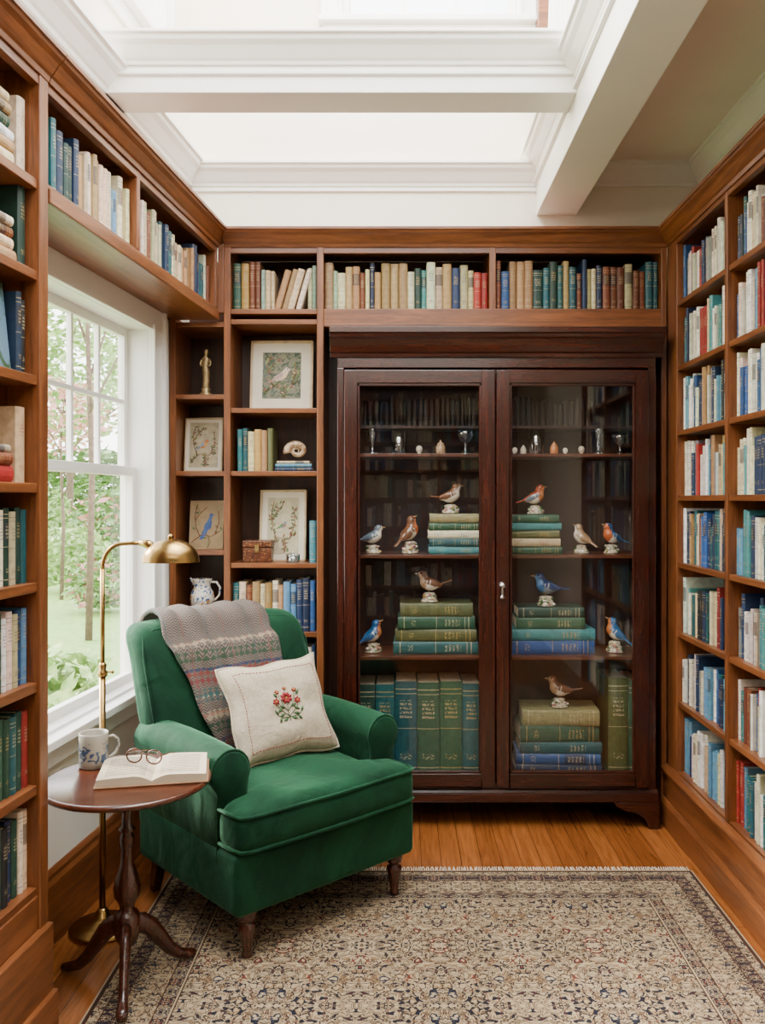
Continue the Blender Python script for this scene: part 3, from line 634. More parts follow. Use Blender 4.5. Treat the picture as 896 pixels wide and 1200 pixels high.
# ---------------------------------------------------------------- armchair
def velvet():
    m,nt,b=new_mat('green_velvet')
    v=coords(nt); f=contrast(nt,noise(nt,v,3.6,5,1.3,.6),.38,.64); g=contrast(nt,noise(nt,v,180,2),.2,.8)
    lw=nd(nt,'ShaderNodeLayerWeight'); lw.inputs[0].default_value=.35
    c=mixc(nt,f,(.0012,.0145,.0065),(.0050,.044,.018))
    c=mixc(nt,mth(nt,'MULTIPLY',lw.outputs['Facing'],.55),c,(.03,.14,.065))  # velvet sheen painted into the colour: patches and paler grazing edges
    nt.links.new(c,b.inputs['Base Color']); b.inputs['Roughness'].default_value=.8; b.inputs['Sheen Weight'].default_value=.32; b.inputs['Sheen Roughness'].default_value=.3
    b.inputs['Sheen Tint'].default_value=(.4,.85,.55,1); b.inputs['Specular IOR Level'].default_value=.15
    h=mth(nt,'ADD',mth(nt,'MULTIPLY',g,.05),noise(nt,v,7,2,.6)); bump(nt,b,h,.55,.03); return m
VEL=velvet()
CH=T(-.454,3.124,.0052)@RZ(42.85)
ch=empty('armchair',CH,'green velvet upholstered club armchair with turned wooden legs','armchair')
mk('seat_base',MB().rbox((0,.0,.245),(.38,.335,.10),.025),VEL,ch)
def cushf(p):
    x,y,z=p
    t=max(0,min(1,(y+.115)/.03)); x2=x*(1-(1-.268/.375)*t)
    if z>0: z+=.034*(1-(x/.38)**2)*max(0,1-(y/.26)**2)+.003*math.sin(x*19+y*11)
    if y<-.2: y-=.016*(1-(x/.38)**2)*(1-(z/.09)**2)
    return (x2,y,z)
b=MB().rbox((0,-.10,.405),(.375,.25,.070),.045,fn=cushf,k=16)
for zz in (.458,.352):
    b.tube([(-.372,-.215,zz),(-.373,-.30,zz),(-.366,-.334,zz),(-.335,-.350,zz),(0,-.362,zz),(.335,-.350,zz),(.366,-.334,zz),(.373,-.30,zz),(.372,-.215,zz)],.0065,8)
mk('seat_cushion',b,VEL,ch)
for sg in (-1,1):
    pr=[(.270,.28),(.270,.50)]
    cxr,czr,rr=.328,.568,.070
    for i in range(15):
        a=math.radians(205-i*(245/14)); pr.append((cxr+rr*math.cos(a),czr+rr*math.sin(a)))
    pr+=[(.372,.50),(.377,.28)]
    pr=[(x*sg,z) for x,z in pr]; cx_=sum(p[0] for p in pr)/len(pr); cz_=sum(p[1] for p in pr)/len(pr)
    vs=[];fs=[];n=len(pr)
    secs=[(.33,1),(.22,1.0),(.1,1),(-.0,1.0),(-.1,1.01),(-.17,1.01),(-.195,1),(-.210,.985),(-.219,.96),(-.223,.90)]
    for y,s in secs:
        for x,z in pr:
            zz=cz_+(z-cz_)*s+ (0.014*math.sin((y+.2)*5) if z>.45 else 0)
            vs.append((cx_+(x-cx_)*s,y,zz))
    for j in range(len(secs)-1):
        for i in range(n):
            k=(i+1)%n; fs.append((j*n+i,j*n+k,(j+1)*n+k,(j+1)*n+i))
    fs.append(tuple(range(n))); fs.append(tuple(range((len(secs)-1)*n,len(secs)*n)))
    b=MB().add(vs,fs,0,None,True)
    b.tube([(cx_+(x-cx_)*.985,-.214,cz_+(z-cz_)*.985) for x,z in pr],.0055,6)
    mk('arm',b,VEL,ch)
def yc(z): return .245+.33*(z-.45)+max(0,z-.82)**2*1.6
BW=.375
def bf(p):
    x,y,z=p; zw=.67+z
    zw+=.016*(1-(x/BW)**2)*(1 if z>0 else 0)*max(0,z/.3)
    if y<0: y-=.026*(1-(x/BW)**2)*(1-(z/.32)**2)
    return (x*(1-.05*max(0,(.67-zw)/.3)),yc(zw)+y,zw)
b=MB().rbox((0,0,0),(BW,.078,.30),.060,fn=bf,k=12)
b.tube([ (lambda x,z:(x,yc(z)-.062,z))(x,z) for x,z in [(-.350,.5),(-.360,.7),(-.362,.86),(-.348,.925),(-.30,.952),(-.15,.966),(0,.970),(.15,.966),(.30,.952),(.348,.925),(.362,.86),(.360,.7),(.350,.5)]],.0055,8)
mk('backrest',b,VEL,ch)
lp=[(.010,0),(.014,.004),(.013,.012),(.011,.02),(.016,.05),(.021,.085),(.022,.10),(.014,.108),(.014,.114),(.022,.12),(.024,.128),(.022,.135),(.026,.14),(.026,.16)]
for sx in (-1,1):
    mk('leg',MB().lathe([(r*1.25,z) for r,z in lp],20,0,T(sx*.315,-.29,0)),tWz,ch)
    b=MB(); 
    b.add([(sx*.31+a*.015,.34+c*.015,-.0045) for a,c in ((-1,-1),(1,-1),(1,1),(-1,1))]+[(sx*.31+a*.024,.29+c*.024,.16) for a,c in ((-1,-1),(1,-1),(1,1),(-1,1))],[(3,2,1,0),(4,5,6,7),(0,1,5,4),(1,2,6,5),(2,3,7,6),(3,0,4,7)])
    mk('leg',b,tWz,ch,bevel=.003)
# throw
def throw_mat():
    m,nt,b=new_mat('wool_plaid')
    uv=nd(nt,'ShaderNodeUVMap'); uv.uv_map='UVMap'; sp=nd(nt,'ShaderNodeSeparateXYZ'); nt.links.new(uv.outputs[0],sp.inputs[0]); u,v=sp.outputs[0],sp.outputs[1]
    def st(c,per,off,w): return mth(nt,'LESS_THAN',mth(nt,'FRACT',mth(nt,'ADD',mth(nt,'DIVIDE',c,per),off)),w)
    hb=mth(nt,'LESS_THAN',mth(nt,'FRACT',mth(nt,'MULTIPLY',mth(nt,'ADD',mth(nt,'PINGPONG',u,.012),v),95)),.5)
    zig=mth(nt,'GREATER_THAN',mth(nt,'ADD',mth(nt,'PINGPONG',mth(nt,'MULTIPLY',u,75),1.0),mth(nt,'PINGPONG',mth(nt,'MULTIPLY',v,75),1.0)),1.0)
    col=mixc(nt,hb,(.19,.15,.12),(.070,.055,.047))
    for per,off,w,c,fz in ((.26,.0,.14,(.18,.03,.03),1),(.26,.16,.04,(.38,.31,.21),0),(.26,.22,.18,(.02,.085,.085),1),(.26,.42,.04,(.30,.13,.09),0),(.26,.48,.13,(.36,.29,.19),1),(.26,.64,.12,(.03,.07,.035),1),(.26,.78,.04,(.02,.05,.10),0),(.26,.85,.10,(.20,.045,.035),1)):
        mk_=st(v,per,off,w)
        if fz: mk_=mth(nt,'MULTIPLY',mk_,mth(nt,'ADD',mth(nt,'MULTIPLY',zig,.85),.08))
        mk_=mth(nt,'MULTIPLY',mk_,contrast(nt,v,.47,.41))
        col=mixc(nt,mk_,col,c)
    for per,off,w,c in ((.17,.2,.045,(.22,.06,.05)),(.17,.6,.045,(.04,.09,.10))):
        col=mixc(nt,mth(nt,'MULTIPLY',st(u,per,off,w),.35),col,c)
    nt.links.new(col,b.inputs['Base Color']); b.inputs['Roughness'].default_value=.95; b.inputs['Sheen Weight'].default_value=.05
    bump(nt,b,noise(nt,coords(nt),200,2),.9,.006); return m
pts=[]
off=.098
z=.50
while z<.90: pts.append((yc(z)-off-.008,z)); z+=.025
for i in range(9):
    a=math.radians(180-i*22.5); pts.append((yc(.95)+math.cos(a)*(off-.002)-.003,.912+math.sin(a)*.092))
z=.88
while z>.55: pts.append((yc(z)+.095,z)); z-=.03
NU=44; vs=[];uvs=[];acc=[0]
XA,XB=-.275,.185
for i in range(1,len(pts)): acc.append(acc[-1]+math.hypot(pts[i][0]-pts[i-1][0],pts[i][1]-pts[i-1][1]))
for j,(y,z) in enumerate(pts):
    for i in range(NU+1):
        u=i/NU; front=max(0,.93-z) if j<22 else 0
        x0=XA+front*.30+.006*math.sin(j*.7); x1=XB+front*.05+.005*math.sin(j*.5)
        x=x0+(x1-x0)*u; wv=.009*math.sin(u*20+j*.15)+.007*math.sin(u*9+1-j*.1)
        vs.append((x,y-abs(wv)*1.3 if j<20 else y+abs(wv),z+(abs(wv)*.9+.008 if 14<j<27 else 0)+(.008*math.sin(u*7) if j==0 else 0))); uvs.append((x,acc[j]))
fs=[(j*(NU+1)+i,j*(NU+1)+i+1,(j+1)*(NU+1)+i+1,(j+1)*(NU+1)+i) for j in range(len(pts)-1) for i in range(NU)]
me=bpy.data.meshes.new('throw'); me.from_pydata(vs,[],fs); ul=me.uv_layers.new(name='UVMap')
for lp_ in me.loops: ul.data[lp_.index].uv=uvs[lp_.vertex_index]
for p in me.polygons: p.use_smooth=True
me.materials.append(throw_mat())
th=bpy.data.objects.new('throw_blanket',me); COL.objects.link(th); th.matrix_world=CH
s_=th.modifiers.new('s','SOLIDIFY'); s_.thickness=.015; s_.offset=0
tag(th,'grey-brown patterned wool throw over the armchair back','blanket')
b=MB()
for i in range(NU*2):
    u=i/(NU*2); x0=XA+.43*.30; x1=XB+.43*.05; x=x0+(x1-x0)*u; y,z=pts[0]
    b.tube([(x,y-.003,z),(x+random.uniform(-.004,.004),y-.006,z-.02),(x+random.uniform(-.006,.006),y-.004,z-.038)],.0018,5)
mk('fringe',b,simple('fringe_wool',(.30,.24,.18),.95),th,kind='stuff')
# pillow
PW,PH=.208,.186
def pth(x,y): return .074*(max(0,(1-x**4)*(1-y**4)))**.62
def pmap(a,c,side=-1,off=0):
    ax=a*PW*(1-.09*(1-c*c)); az=c*PH*(1-.09*(1-a*a))
    wr=.004*math.sin(a*8+c*4)*math.sin(c*5-a*2)+.003*math.sin(a*3-c*9)*(1-.4*abs(a))
    wr*=(1-a**4)*(1-c**4)
    return V(ax+.005*math.sin(c*6)*abs(a)**3,side*(pth(a,c)+off)+wr,az+.005*math.sin(a*7)*abs(c)**3)
n=32; vs=[];fs=[]
for sd in (-1,1):
    o=len(vs)
    for i in range(n+1):
        for j in range(n+1):
            a=-math.cos(pi*i/n)*.35+(-1+2*i/n)*.65; c=-math.cos(pi*j/n)*.35+(-1+2*j/n)*.65
            vs.append(pmap(a,c,sd))
    for i in range(n):
        for j in range(n): fs.append((o+i*(n+1)+j,o+i*(n+1)+j+1,o+(i+1)*(n+1)+j+1,o+(i+1)*(n+1)+j))
PM=CH@T(.030,.035,.664)@RZ(-6)@RX(-26)@RY(-2)
def linenm():
    m,nt,b=new_mat('linen'); v=coords(nt); f=contrast(nt,noise(nt,v,90,3),.3,.7)
    nt.links.new(mixc(nt,f,(.46,.385,.27),(.58,.49,.355)),b.inputs['Base Color']); b.inputs['Roughness'].default_value=.95
    h=mth(nt,'ADD',mth(nt,'MULTIPLY',noise(nt,v,500,1),.10),noise(nt,v,9,3,1.2)); bump(nt,b,h,.7,.016); return m
pl=mk('pillow',MB().add(vs,fs,0,None,True).tube([pmap(a,c,-1,0) for a,c in [( -1+2*t/16,-1) for t in range(16)]+[(1,-1+2*t/16) for t in range(16)]+[(1-2*t/16,1) for t in range(16)]+[(-1,1-2*t/16) for t in range(16)]],.005,6,closed=True),linenm(),label='cream linen cushion with red flower embroidery on the armchair',cat='cushion',M=PM)
tr_,tg_,ty_=simple('thread_red',(.28,.02,.025),.8),simple('thread_green',(.05,.12,.04),.8),simple('thread_gold',(.55,.30,.04),.8)
b=MB()
def patch(pa,mat,w=.004):
    b.tube([pmap(a,c,-1,.0018) for a,c in pa],w,6,mat)
for s0,s1 in (((-.82,-.80),(.82,-.80)),((.82,-.80),(.82,.80)),((.82,.80),(-.82,.80)),((-.82,.80),(-.82,-.80))):
    for t in range(26):
        q=t/26; r=(t+.55)/26
        patch([(s0[0]+(s1[0]-s0[0])*q,s0[1]+(s1[1]-s0[1])*q),(s0[0]+(s1[0]-s0[0])*r,s0[1]+(s1[1]-s0[1])*r)],0,.0013)
mk('border_stitching',b,[tr_],pl,kind='stuff')
b=MB()
F=.85; fy=.0
def petals(cx,cz,R,n,mat,mat2):
    cx*=F;cz=cz*F+fy;R*=F
    for i in range(n):
        a=2*pi*i/n+.3; patch([(cx+.2*R*math.cos(a),cz+.2*R*math.sin(a)),(cx+.6*R*math.cos(a),cz+.6*R*math.sin(a)),(cx+R*math.cos(a),cz+R*math.sin(a))],mat,[.002,.0060*R/.1,.0016])
    b.ball(pmap(cx,cz,-1,.004),.0035,mat2,n=6,sc=(1,.5,1))
petals(.0,.16,.16,8,0,2); petals(-.28,.10,.09,6,0,2); petals(.27,.06,.09,6,0,2); petals(-.2,.34,.06,5,0,2); petals(.24,.33,.06,5,0,2); petals(.02,.42,.05,5,0,2)
for pa in ([(0,.0),(-.01,-.16),(0,-.42)],[(-.28,.02),(-.15,-.14),(-.01,-.28)],[(.27,-.04),(.15,-.18),(0,-.3)],[(-.01,-.16),(-.11,-.03),(-.19,.26)],[(.0,-.16),(.14,-.0),(.23,.26)],[(0,-.32),(-.2,-.30),(-.3,-.2)],[(0,-.32),(.2,-.32),(.32,-.22)],[(0,.3),(.02,.38)]): patch([(p*F,q*F+fy) for p,q in pa],1,.0013)
for (x,z,a) in ((-.1,-.22,200),(.12,-.24,-20),(-.08,-.08,150),(.1,-.08,30),(-.15,-.08,215),(.16,-.1,-35),(-.04,-.34,205),(.05,-.34,-25),(-.23,.2,120),(.27,.2,60),(-.27,-.22,120),(.3,-.24,60),(-.2,-.3,240),(.2,-.32,-60)):
    aa=math.radians(a); x*=F;z=z*F+fy; patch([(x,z),(x+.06*math.cos(aa),z+.06*math.sin(aa)),(x+.12*math.cos(aa),z+.12*math.sin(aa))],1,[.0014,.0055,.001])
mk('embroidery',b,[tr_,tg_,ty_],pl,kind='stuff')
# ---------------------------------------------------------------- side table
TC=(-.822,2.56); DZ=.042
tb=empty('side_table',T(TC[0],TC[1],.0052),'round mahogany tripod pedestal side table','table')
mk('table_top',MB().lathe([(r,z+DZ) for r,z in [(0,.545),(.225,.545),(.240,.549),(.248,.556),(.248,.563),(.240,.568),(.236,.566),(0,.566)]],64),tW,tb)
mk('pedestal',MB().lathe([(r*1.12,.12+(z-.12)*(.425+DZ)/.425) for r,z in [(.0,.12),(.026,.12),(.030,.13),(.034,.15),(.034,.19),(.028,.20),(.018,.21),(.022,.225),(.034,.245),(.036,.27),(.028,.30),(.018,.33),(.015,.37),(.019,.40),(.014,.415),(.022,.425),(.014,.435),(.013,.47),(.02,.50),(.03,.515),(.05,.52),(.07,.53),(.07,.545),(0,.545)]],28),tWz,tb)
for a in (166,40,-76):
    d=V(math.cos(math.radians(a)),math.sin(math.radians(a)),0)
    path=[(.015,.165),(.045,.162),(.075,.140),(.105,.098),(.135,.055),(.165,.028),(.195,.018),(.218,.013)]
    sd=V(-d.y,d.x,0)
    mk('leg',MB().tube([d*r+V(0,0,z) for r,z in path],[(.017,.032),(.017,.030),(.016,.027),(.015,.023),(.014,.020),(.014,.017),(.018,.014),(.014,.011)],12,side=sd),tWz,tb)
ZT=.5665+DZ+.0055
def mugm():
    m,nt,b=new_mat('mug_glaze')
    v=coords(nt); f=noise(nt,v,45,3,1.5); sp=nd(nt,'ShaderNodeSeparateXYZ'); nt.links.new(v,sp.inputs[0])
    band=mth(nt,'LESS_THAN',mth(nt,'ABSOLUTE',mth(nt,'SUBTRACT',sp.outputs[2],.05)),.032)
    k=mth(nt,'MULTIPLY',mth(nt,'GREATER_THAN',f,.535),band)
    nt.links.new(mixc(nt,k,(.34,.31,.25),(.03,.065,.14)),b.inputs['Base Color']); b.inputs['Roughness'].default_value=.3; b.inputs['Coat Weight'].default_value=.3
    return m
MUG=mugm()
def jugm():
    m,nt,b=new_mat('jug_glaze'); v=coords(nt); f=noise(nt,v,32,3,1.8); g_=noise(nt,v,38,2,1)
    c=mixc(nt,mth(nt,'GREATER_THAN',f,.56),(.66,.62,.52),(.03,.08,.22)); c=mixc(nt,mth(nt,'GREATER_THAN',g_,.63),c,(.45,.20,.05))
    nt.links.new(c,b.inputs['Base Color']); b.inputs['Roughness'].default_value=.3; return m
mg=empty('mug',T(-.962,2.67,ZT)@RZ(20),'grey stoneware mug with blue bird decoration on the table','mug')
mk('cup',MB().lathe([(.038,0),(.042,.003),(.044,.02),(.044,.08),(.0445,.105),(.043,.107),(.040,.104),(.040,.02),(.034,.008),(0,.007)],32),MUG,mg)
mk('handle',MB().tube([(.042,0,.088),(.058,0,.092),(.072,0,.080),(.075,0,.060),(.066,0,.038),(.050,0,.026),(.041,0,.024)],[(.007,.0045)]*7,10,side=V(0,1,0)),MUG,mg)
def pagem():
    m,nt,b=new_mat('printed_page')
    tc=nd(nt,'ShaderNodeTexCoord'); sp=nd(nt,'ShaderNodeSeparateXYZ'); nt.links.new(tc.outputs['Object'],sp.inputs[0])
    ln=mth(nt,'LESS_THAN',mth(nt,'FRACT',mth(nt,'MULTIPLY',sp.outputs[1],62)),.5)
    n=noise(nt,coords(nt,'Object',(150,30,1)),1.8,2); k=mth(nt,'MULTIPLY',ln,mth(nt,'GREATER_THAN',n,.38))
    ax=mth(nt,'ABSOLUTE',sp.outputs[0]); k=mth(nt,'MULTIPLY',k,mth(nt,'MULTIPLY',mth(nt,'GREATER_THAN',ax,.020),mth(nt,'LESS_THAN',ax,.135)))
    k=mth(nt,'MULTIPLY',k,mth(nt,'LESS_THAN',mth(nt,'ABSOLUTE',sp.outputs[1]),.09))
    nt.links.new(mixc(nt,mth(nt,'MULTIPLY',k,.7),(.54,.45,.32),(.06,.05,.045)),b.inputs['Base Color']); b.inputs['Roughness'].default_value=.9; return m
OB=T(-.752,2.60,ZT)@RZ(12)
ob=empty('open_book',OB,'open book with printed pages lying on the table','book')
def page(sg):
    N=16; vs=[];fs=[]; Hb=.108
    for i in range(N+1):
        t=i/N; x=.155*t; z=.012+.022*math.sin(min(1,t*1.3)*pi*.5)*(1-.45*t)+.006*math.exp(-((t-.25)/.2)**2)
        if i==0: z=.012
        for y in (-Hb,Hb): vs.append((sg*x,y,z))
    for i in range(N+1):
        t=i/N
        for y in (-Hb,Hb): vs.append((sg*(.155*t),y,.004))
    o=2*(N+1)
    for i in range(N):
        fs.append((2*i,2*i+1,2*i+3,2*i+2)); fs.append((o+2*i,o+2*i+2,o+2*i+3,o+2*i+1)); fs.append((2*i,2*i+2,o+2*i+2,o+2*i)); fs.append((2*i+1,o+2*i+1,o+2*i+3,2*i+3))
    fs.append((2*N,2*N+1,o+2*N+1,o+2*N)); return vs,fs
PG=pagem()
for sg in (-1,1):
    vs,fs=page(sg); mk('page_block',MB().add(vs,fs,0,None,False),PG,ob)
mk('cover',MB().box(-.162,.162,-.114,.114,0,.0035),simple('book_cloth_tan',(.30,.16,.08),.7),ob,bevel=.001)
GL=OB@T(-.02,.0,.0395)@RZ(-25)
gm=simple('tortoiseshell',(.10,.03,.012),.2,coat=.5,var=.5,scale=60)
ge=empty('eyeglasses',GL,'tortoiseshell reading glasses resting on the open book','glasses')
b=MB()
for sg in (-1,1):
    b.tube([(sg*.033+.025*math.cos(2*pi*i/20),-.02+.004*math.sin(2*pi*i/20),.020+.019*math.sin(2*pi*i/20)) for i in range(20)],.0028,6,closed=True)
b.tube([(-.009,-.02,.026),(0,-.021,.029),(.009,-.02,.026)],.0024,6); mk('frame',b,gm,ge)
for sg in (-1,1):
    mk('temple',MB().tube([(sg*.058,-.02,.026),(sg*.061,-.012,.026),(sg*.058,.03,.020),(sg*.05,.08,.006),(sg*.045,.10,.003)],.0021,6),gm,ge)
    mk('lens',MB().lathe([(.024,-.0005),(.024,.0005)],20,0,T(sg*.033,-.02,.020)@RX(90)@Matrix.Diagonal((1,.78,1,1))),pane,ge)
# ---------------------------------------------------------------- floor lamp
LX,LY=-1.006,2.875
fl=empty('floor_lamp',T(LX,LY,0),'aged brass pharmacy floor lamp with domed shade','lamp')
mk('base',MB().lathe([(.0,0),(.104,0),(.108,.004),(.108,.012),(.102,.018),(.085,.022),(.080,.028),(.070,.030),(.04,.036),(.026,.045),(.020,.065),(.012,.075),(0,.075)],48),brass,fl)
zt=1.275
mk('pole',MB().tube([(0,0,.07),(0,0,.86)],.0105,16).tube([(0,0,.86),(0,0,zt-.06)],.0075,16).lathe([(.011,.85),(.016,.855),(.016,.87),(.011,.875),(.014,.89),(.009,.90)],16),brass,fl)
arm=[(0,0,zt-.06)]+[(.07-.07*math.cos(math.radians(a)),-.01*math.sin(math.radians(a)),zt-.06+.085*math.sin(math.radians(a))) for a in range(10,91,10)]+[(.10,-.012,zt+.027),(.145,-.015,zt+.029)]
mk('arm',MB().tube(arm,.0068,12),brass,fl)
mk('lever',MB().tube([(0,0,.868),(.02,0,.868),(.03,0,.868)],.003,8).ball((.033,0,.868),.006,n=8),brass,fl)
SM=T(.235,-.02,zt-.032)
prof=[(.078*math.cos(math.radians(a)),.075*math.sin(math.radians(a))) for a in range(0,86,6)]
inner=[(.074*math.cos(math.radians(a)),.071*math.sin(math.radians(a))) for a in range(84,-1,-6)]
mk('lamp_shade',MB().lathe([(.079,-.003)]+prof+[(0.002,.075)]+[(0.002,.071)]+inner+[(.076,-.003)],36,0,SM@Matrix.Diagonal((1.22,.95,1,1))).tube([(.130,-.015,zt+.029),(.160,-.016,zt+.024),(.180,-.018,zt+.015)],[.011,.015,.012],14),brass,fl)
mk('finial',MB().lathe([(.004,.07),(.010,.075),(.010,.084),(.005,.09),(0,.092)],14,0,SM),brass,fl)
mk('bulb',MB().ball((.235,-.02,zt-.01),.022,n=8),simple('bulb_glass',(.8,.78,.7),.2),fl)
# ---------------------------------------------------------------- rug
def rugm(hx,hy):
    m,nt,b=new_mat('persian_rug')
    tc=nd(nt,'ShaderNodeTexCoord'); sp=nd(nt,'ShaderNodeSeparateXYZ'); nt.links.new(tc.outputs['Object'],sp.inputs[0]); x,y=sp.outputs[0],sp.outputs[1]
    ax=mth(nt,'ABSOLUTE',x); ay=mth(nt,'ABSOLUTE',y)
    e=mth(nt,'MINIMUM',mth(nt,'SUBTRACT',hx,ax),mth(nt,'SUBTRACT',hy,ay))
    CR=(.43,.325,.195); NV=(.013,.013,.022); RU=(.15,.034,.020); BL=(.045,.050,.068); BR=(.055,.024,.015); OC=(.27,.17,.085)
    def tile(px,py,seed):
        cb=nd(nt,'ShaderNodeCombineXYZ'); nt.links.new(mth(nt,'PINGPONG',x,px),cb.inputs[0]); nt.links.new(mth(nt,'PINGPONG',y,py),cb.inputs[1]); cb.inputs[2].default_value=seed
        return cb.outputs[0]
    def motif(vec,base,s=1.0,dark=0):
        n1=noise(nt,vec,7.5*s,.3,3.4); n2=noise(nt,vec,12*s,.3,2.8); n3=noise(nt,vec,38*s,1.0,.5)
        def ln(n,c,w): return mth(nt,'LESS_THAN',mth(nt,'ABSOLUTE',mth(nt,'SUBTRACT',n,c)),w)
        vo=nd(nt,'ShaderNodeTexVoronoi'); nt.links.new(vec,vo.inputs['Vector']); vo.inputs['Scale'].default_value=13.5*s; vo.inputs['Randomness'].default_value=.9
        wob=mth(nt,'MULTIPLY',mth(nt,'SUBTRACT',n3,.5),.85); d=mth(nt,'ADD',vo.outputs['Distance'],wob); rs=nd(nt,'ShaderNodeSeparateColor'); nt.links.new(vo.outputs['Color'],rs.inputs[0])
        col=mixc(nt,mth(nt,'GREATER_THAN',n3,.62),base,OC)
        col=mixc(nt,mth(nt,'LESS_THAN',n3,.37),col,NV if not dark else RU)
        col=mixc(nt,ln(n1,.5,.028),col,NV if not dark else CR); col=mixc(nt,ln(n1,.5,.008),col,OC); col=mixc(nt,ln(n1,.60,.012),col,RU); col=mixc(nt,ln(n1,.40,.014),col,BR)
        col=mixc(nt,ln(n2,.44,.020),col,NV); col=mixc(nt,ln(n2,.58,.018),col,NV)
        col=mixc(nt,mth(nt,'LESS_THAN',d,.33),col,CR); col=mixc(nt,mth(nt,'LESS_THAN',d,.29),col,NV)
        fc=mixc(nt,mth(nt,'GREATER_THAN',rs.outputs[0],.45),RU,BL); fc=mixc(nt,mth(nt,'GREATER_THAN',rs.outputs[1],.55),fc,OC)
        col=mixc(nt,mth(nt,'LESS_THAN',d,.20),col,fc); col=mixc(nt,mth(nt,'LESS_THAN',d,.11),col,CR)
        return col
    field=motif(tile(.25,.33,.3),CR,1.18)
    border=motif(tile(.12,.12,2.7),CR,1.5)
    nb=motif(tile(.05,.05,5.1),NV,2.4,1)
    def lt(v): return mth(nt,'LESS_THAN',e,v)
    col=field
    for v,c in ((.245,BR),(.241,CR),(.236,nb),(.196,BR),(.192,border),(.092,BR),(.088,nb),(.050,BR),(.046,border),(.018,BR),(.006,CR)):
        col=mixc(nt,lt(v),col,c)
    w=noise(nt,coords(nt),350,2); w2=noise(nt,coords(nt),6,3)
    sh=mixc(nt,mth(nt,'MULTIPLY',mth(nt,'ADD',w,w2),.5),(.5,.5,.5),(1.35,1.35,1.35))
    nt.links.new(mixc(nt,1.0,col,sh,'MULTIPLY'),b.inputs['Base Color'])
    b.inputs['Roughness'].default_value=.95; b.inputs['Specular IOR Level'].default_value=.1; b.inputs['Sheen Weight'].default_value=.03
    bump(nt,b,w,.5,.003); return m
hx,hy=1.01,1.22
rc=((-.888+1.132)/2,3.325-hy)
rg=mk('rug',MB().rbox((0,0,.0023),(hx,hy,.0021),.002,k=2),rugm(hx,hy),label='patterned persian style rug in cream, navy and rust',cat='rug',M=T(rc[0],rc[1],0.0003))
b=MB(); i=-hx+.01
while i<hx-.01:
    b.tube([(i,hy-.002,.003),(i+random.uniform(-.003,.003),hy+.014,.003),(i+random.uniform(-.005,.005),hy+.032,.0025)],.0024,4)
    i+=.0085
mk('fringe',b,simple('fringe_cotton',(.66,.58,.46),.95),rg,kind='stuff',merge=False)
# ---------------------------------------------------------------- shelf ornaments and pictures
framec=simple('frame_cream',(.46,.33,.18),.5,var=.2); matb=simple('mat_board',(.64,.57,.44),.9,var=.04)
def artm(name,bg,fg1,fg2,sc=30,th=.55):
    m,nt,b=new_mat(name); v=coords(nt); n=noise(nt,v,sc,5,1.5); n2=noise(nt,v,sc*.5,4,1)
    c=mixc(nt,contrast(nt,n2,.35,.65),bg,tuple(q*.72 for q in bg)); c=mixc(nt,contrast(nt,n,th,th+.08),c,fg1); c=mixc(nt,contrast(nt,n2,.62,.68),c,fg2)
    nt.links.new(c,b.inputs['Base Color']); b.inputs['Roughness'].default_value=.6; return m
def poly(b,pts,mat,y):
    n=len(pts); b.add([(p[0],y,p[1]) for p in pts]+[(p[0],y-.0008,p[1]) for p in pts],[tuple(range(n,2*n))]+[(i,(i+1)%n,n+(i+1)%n,n+i) for i in range(n)],mat)
def flat_bird(b,cx,cz,s,y,flip=1,tall=False):
    def q(L): return [(cx+p[0]*s*flip,cz+p[1]*s) for p in L]
    if tall:
        poly(b,q([(-.15,-.35),(-.55,-1.15),(-.35,-1.2),(.0,-.75),(.12,-.35)]),3,y)
        poly(b,q([(-.22,-.40),(.12,-.48),(.34,-.28),(.40,.02),(.36,.30),(.42,.62),(.60,.74),(.44,.80),(.32,.86),(.20,.76),(.18,.50),(.02,.20),(-.16,-.05)]),1,y-.0003)
        poly(b,q([(-.26,-.55),(.0,-.42),(.20,-.2),(.22,.05),(.08,.16),(-.12,-.05)]),3,y-.001)
        b.ball((cx+.34*s*flip,y-.001,cz+.77*s),s*.035,6,n=5,sc=(1,.3,1)); return
    poly(b,q([(-1.0,-.62),(-.92,-.5),(-.5,-.2),(-.35,-.38),(-.6,-.5)]),3,y)
    poly(b,q([(-.55,-.3),(-.3,-.42),(.05,-.38),(.3,-.18),(.42,.1),(.5,.32),(.62,.36),(.48,.44),(.36,.52),(.2,.46),(.05,.22),(-.25,.05),(-.5,-.15)]),1,y)
    poly(b,q([(-.62,-.38),(-.3,-.28),(.05,-.12),(.12,.08),(.0,.16),(-.3,.02)]),3,y-.001)
    poly(b,q([(-.02,-.34),(.28,-.16),(.40,.1),(.3,.16),(.14,-.05)]),5,y-.0014)
    b.ball((cx+.38*s*flip,y-.001,cz+.41*s),s*.035,6,n=5,sc=(1,.3,1))
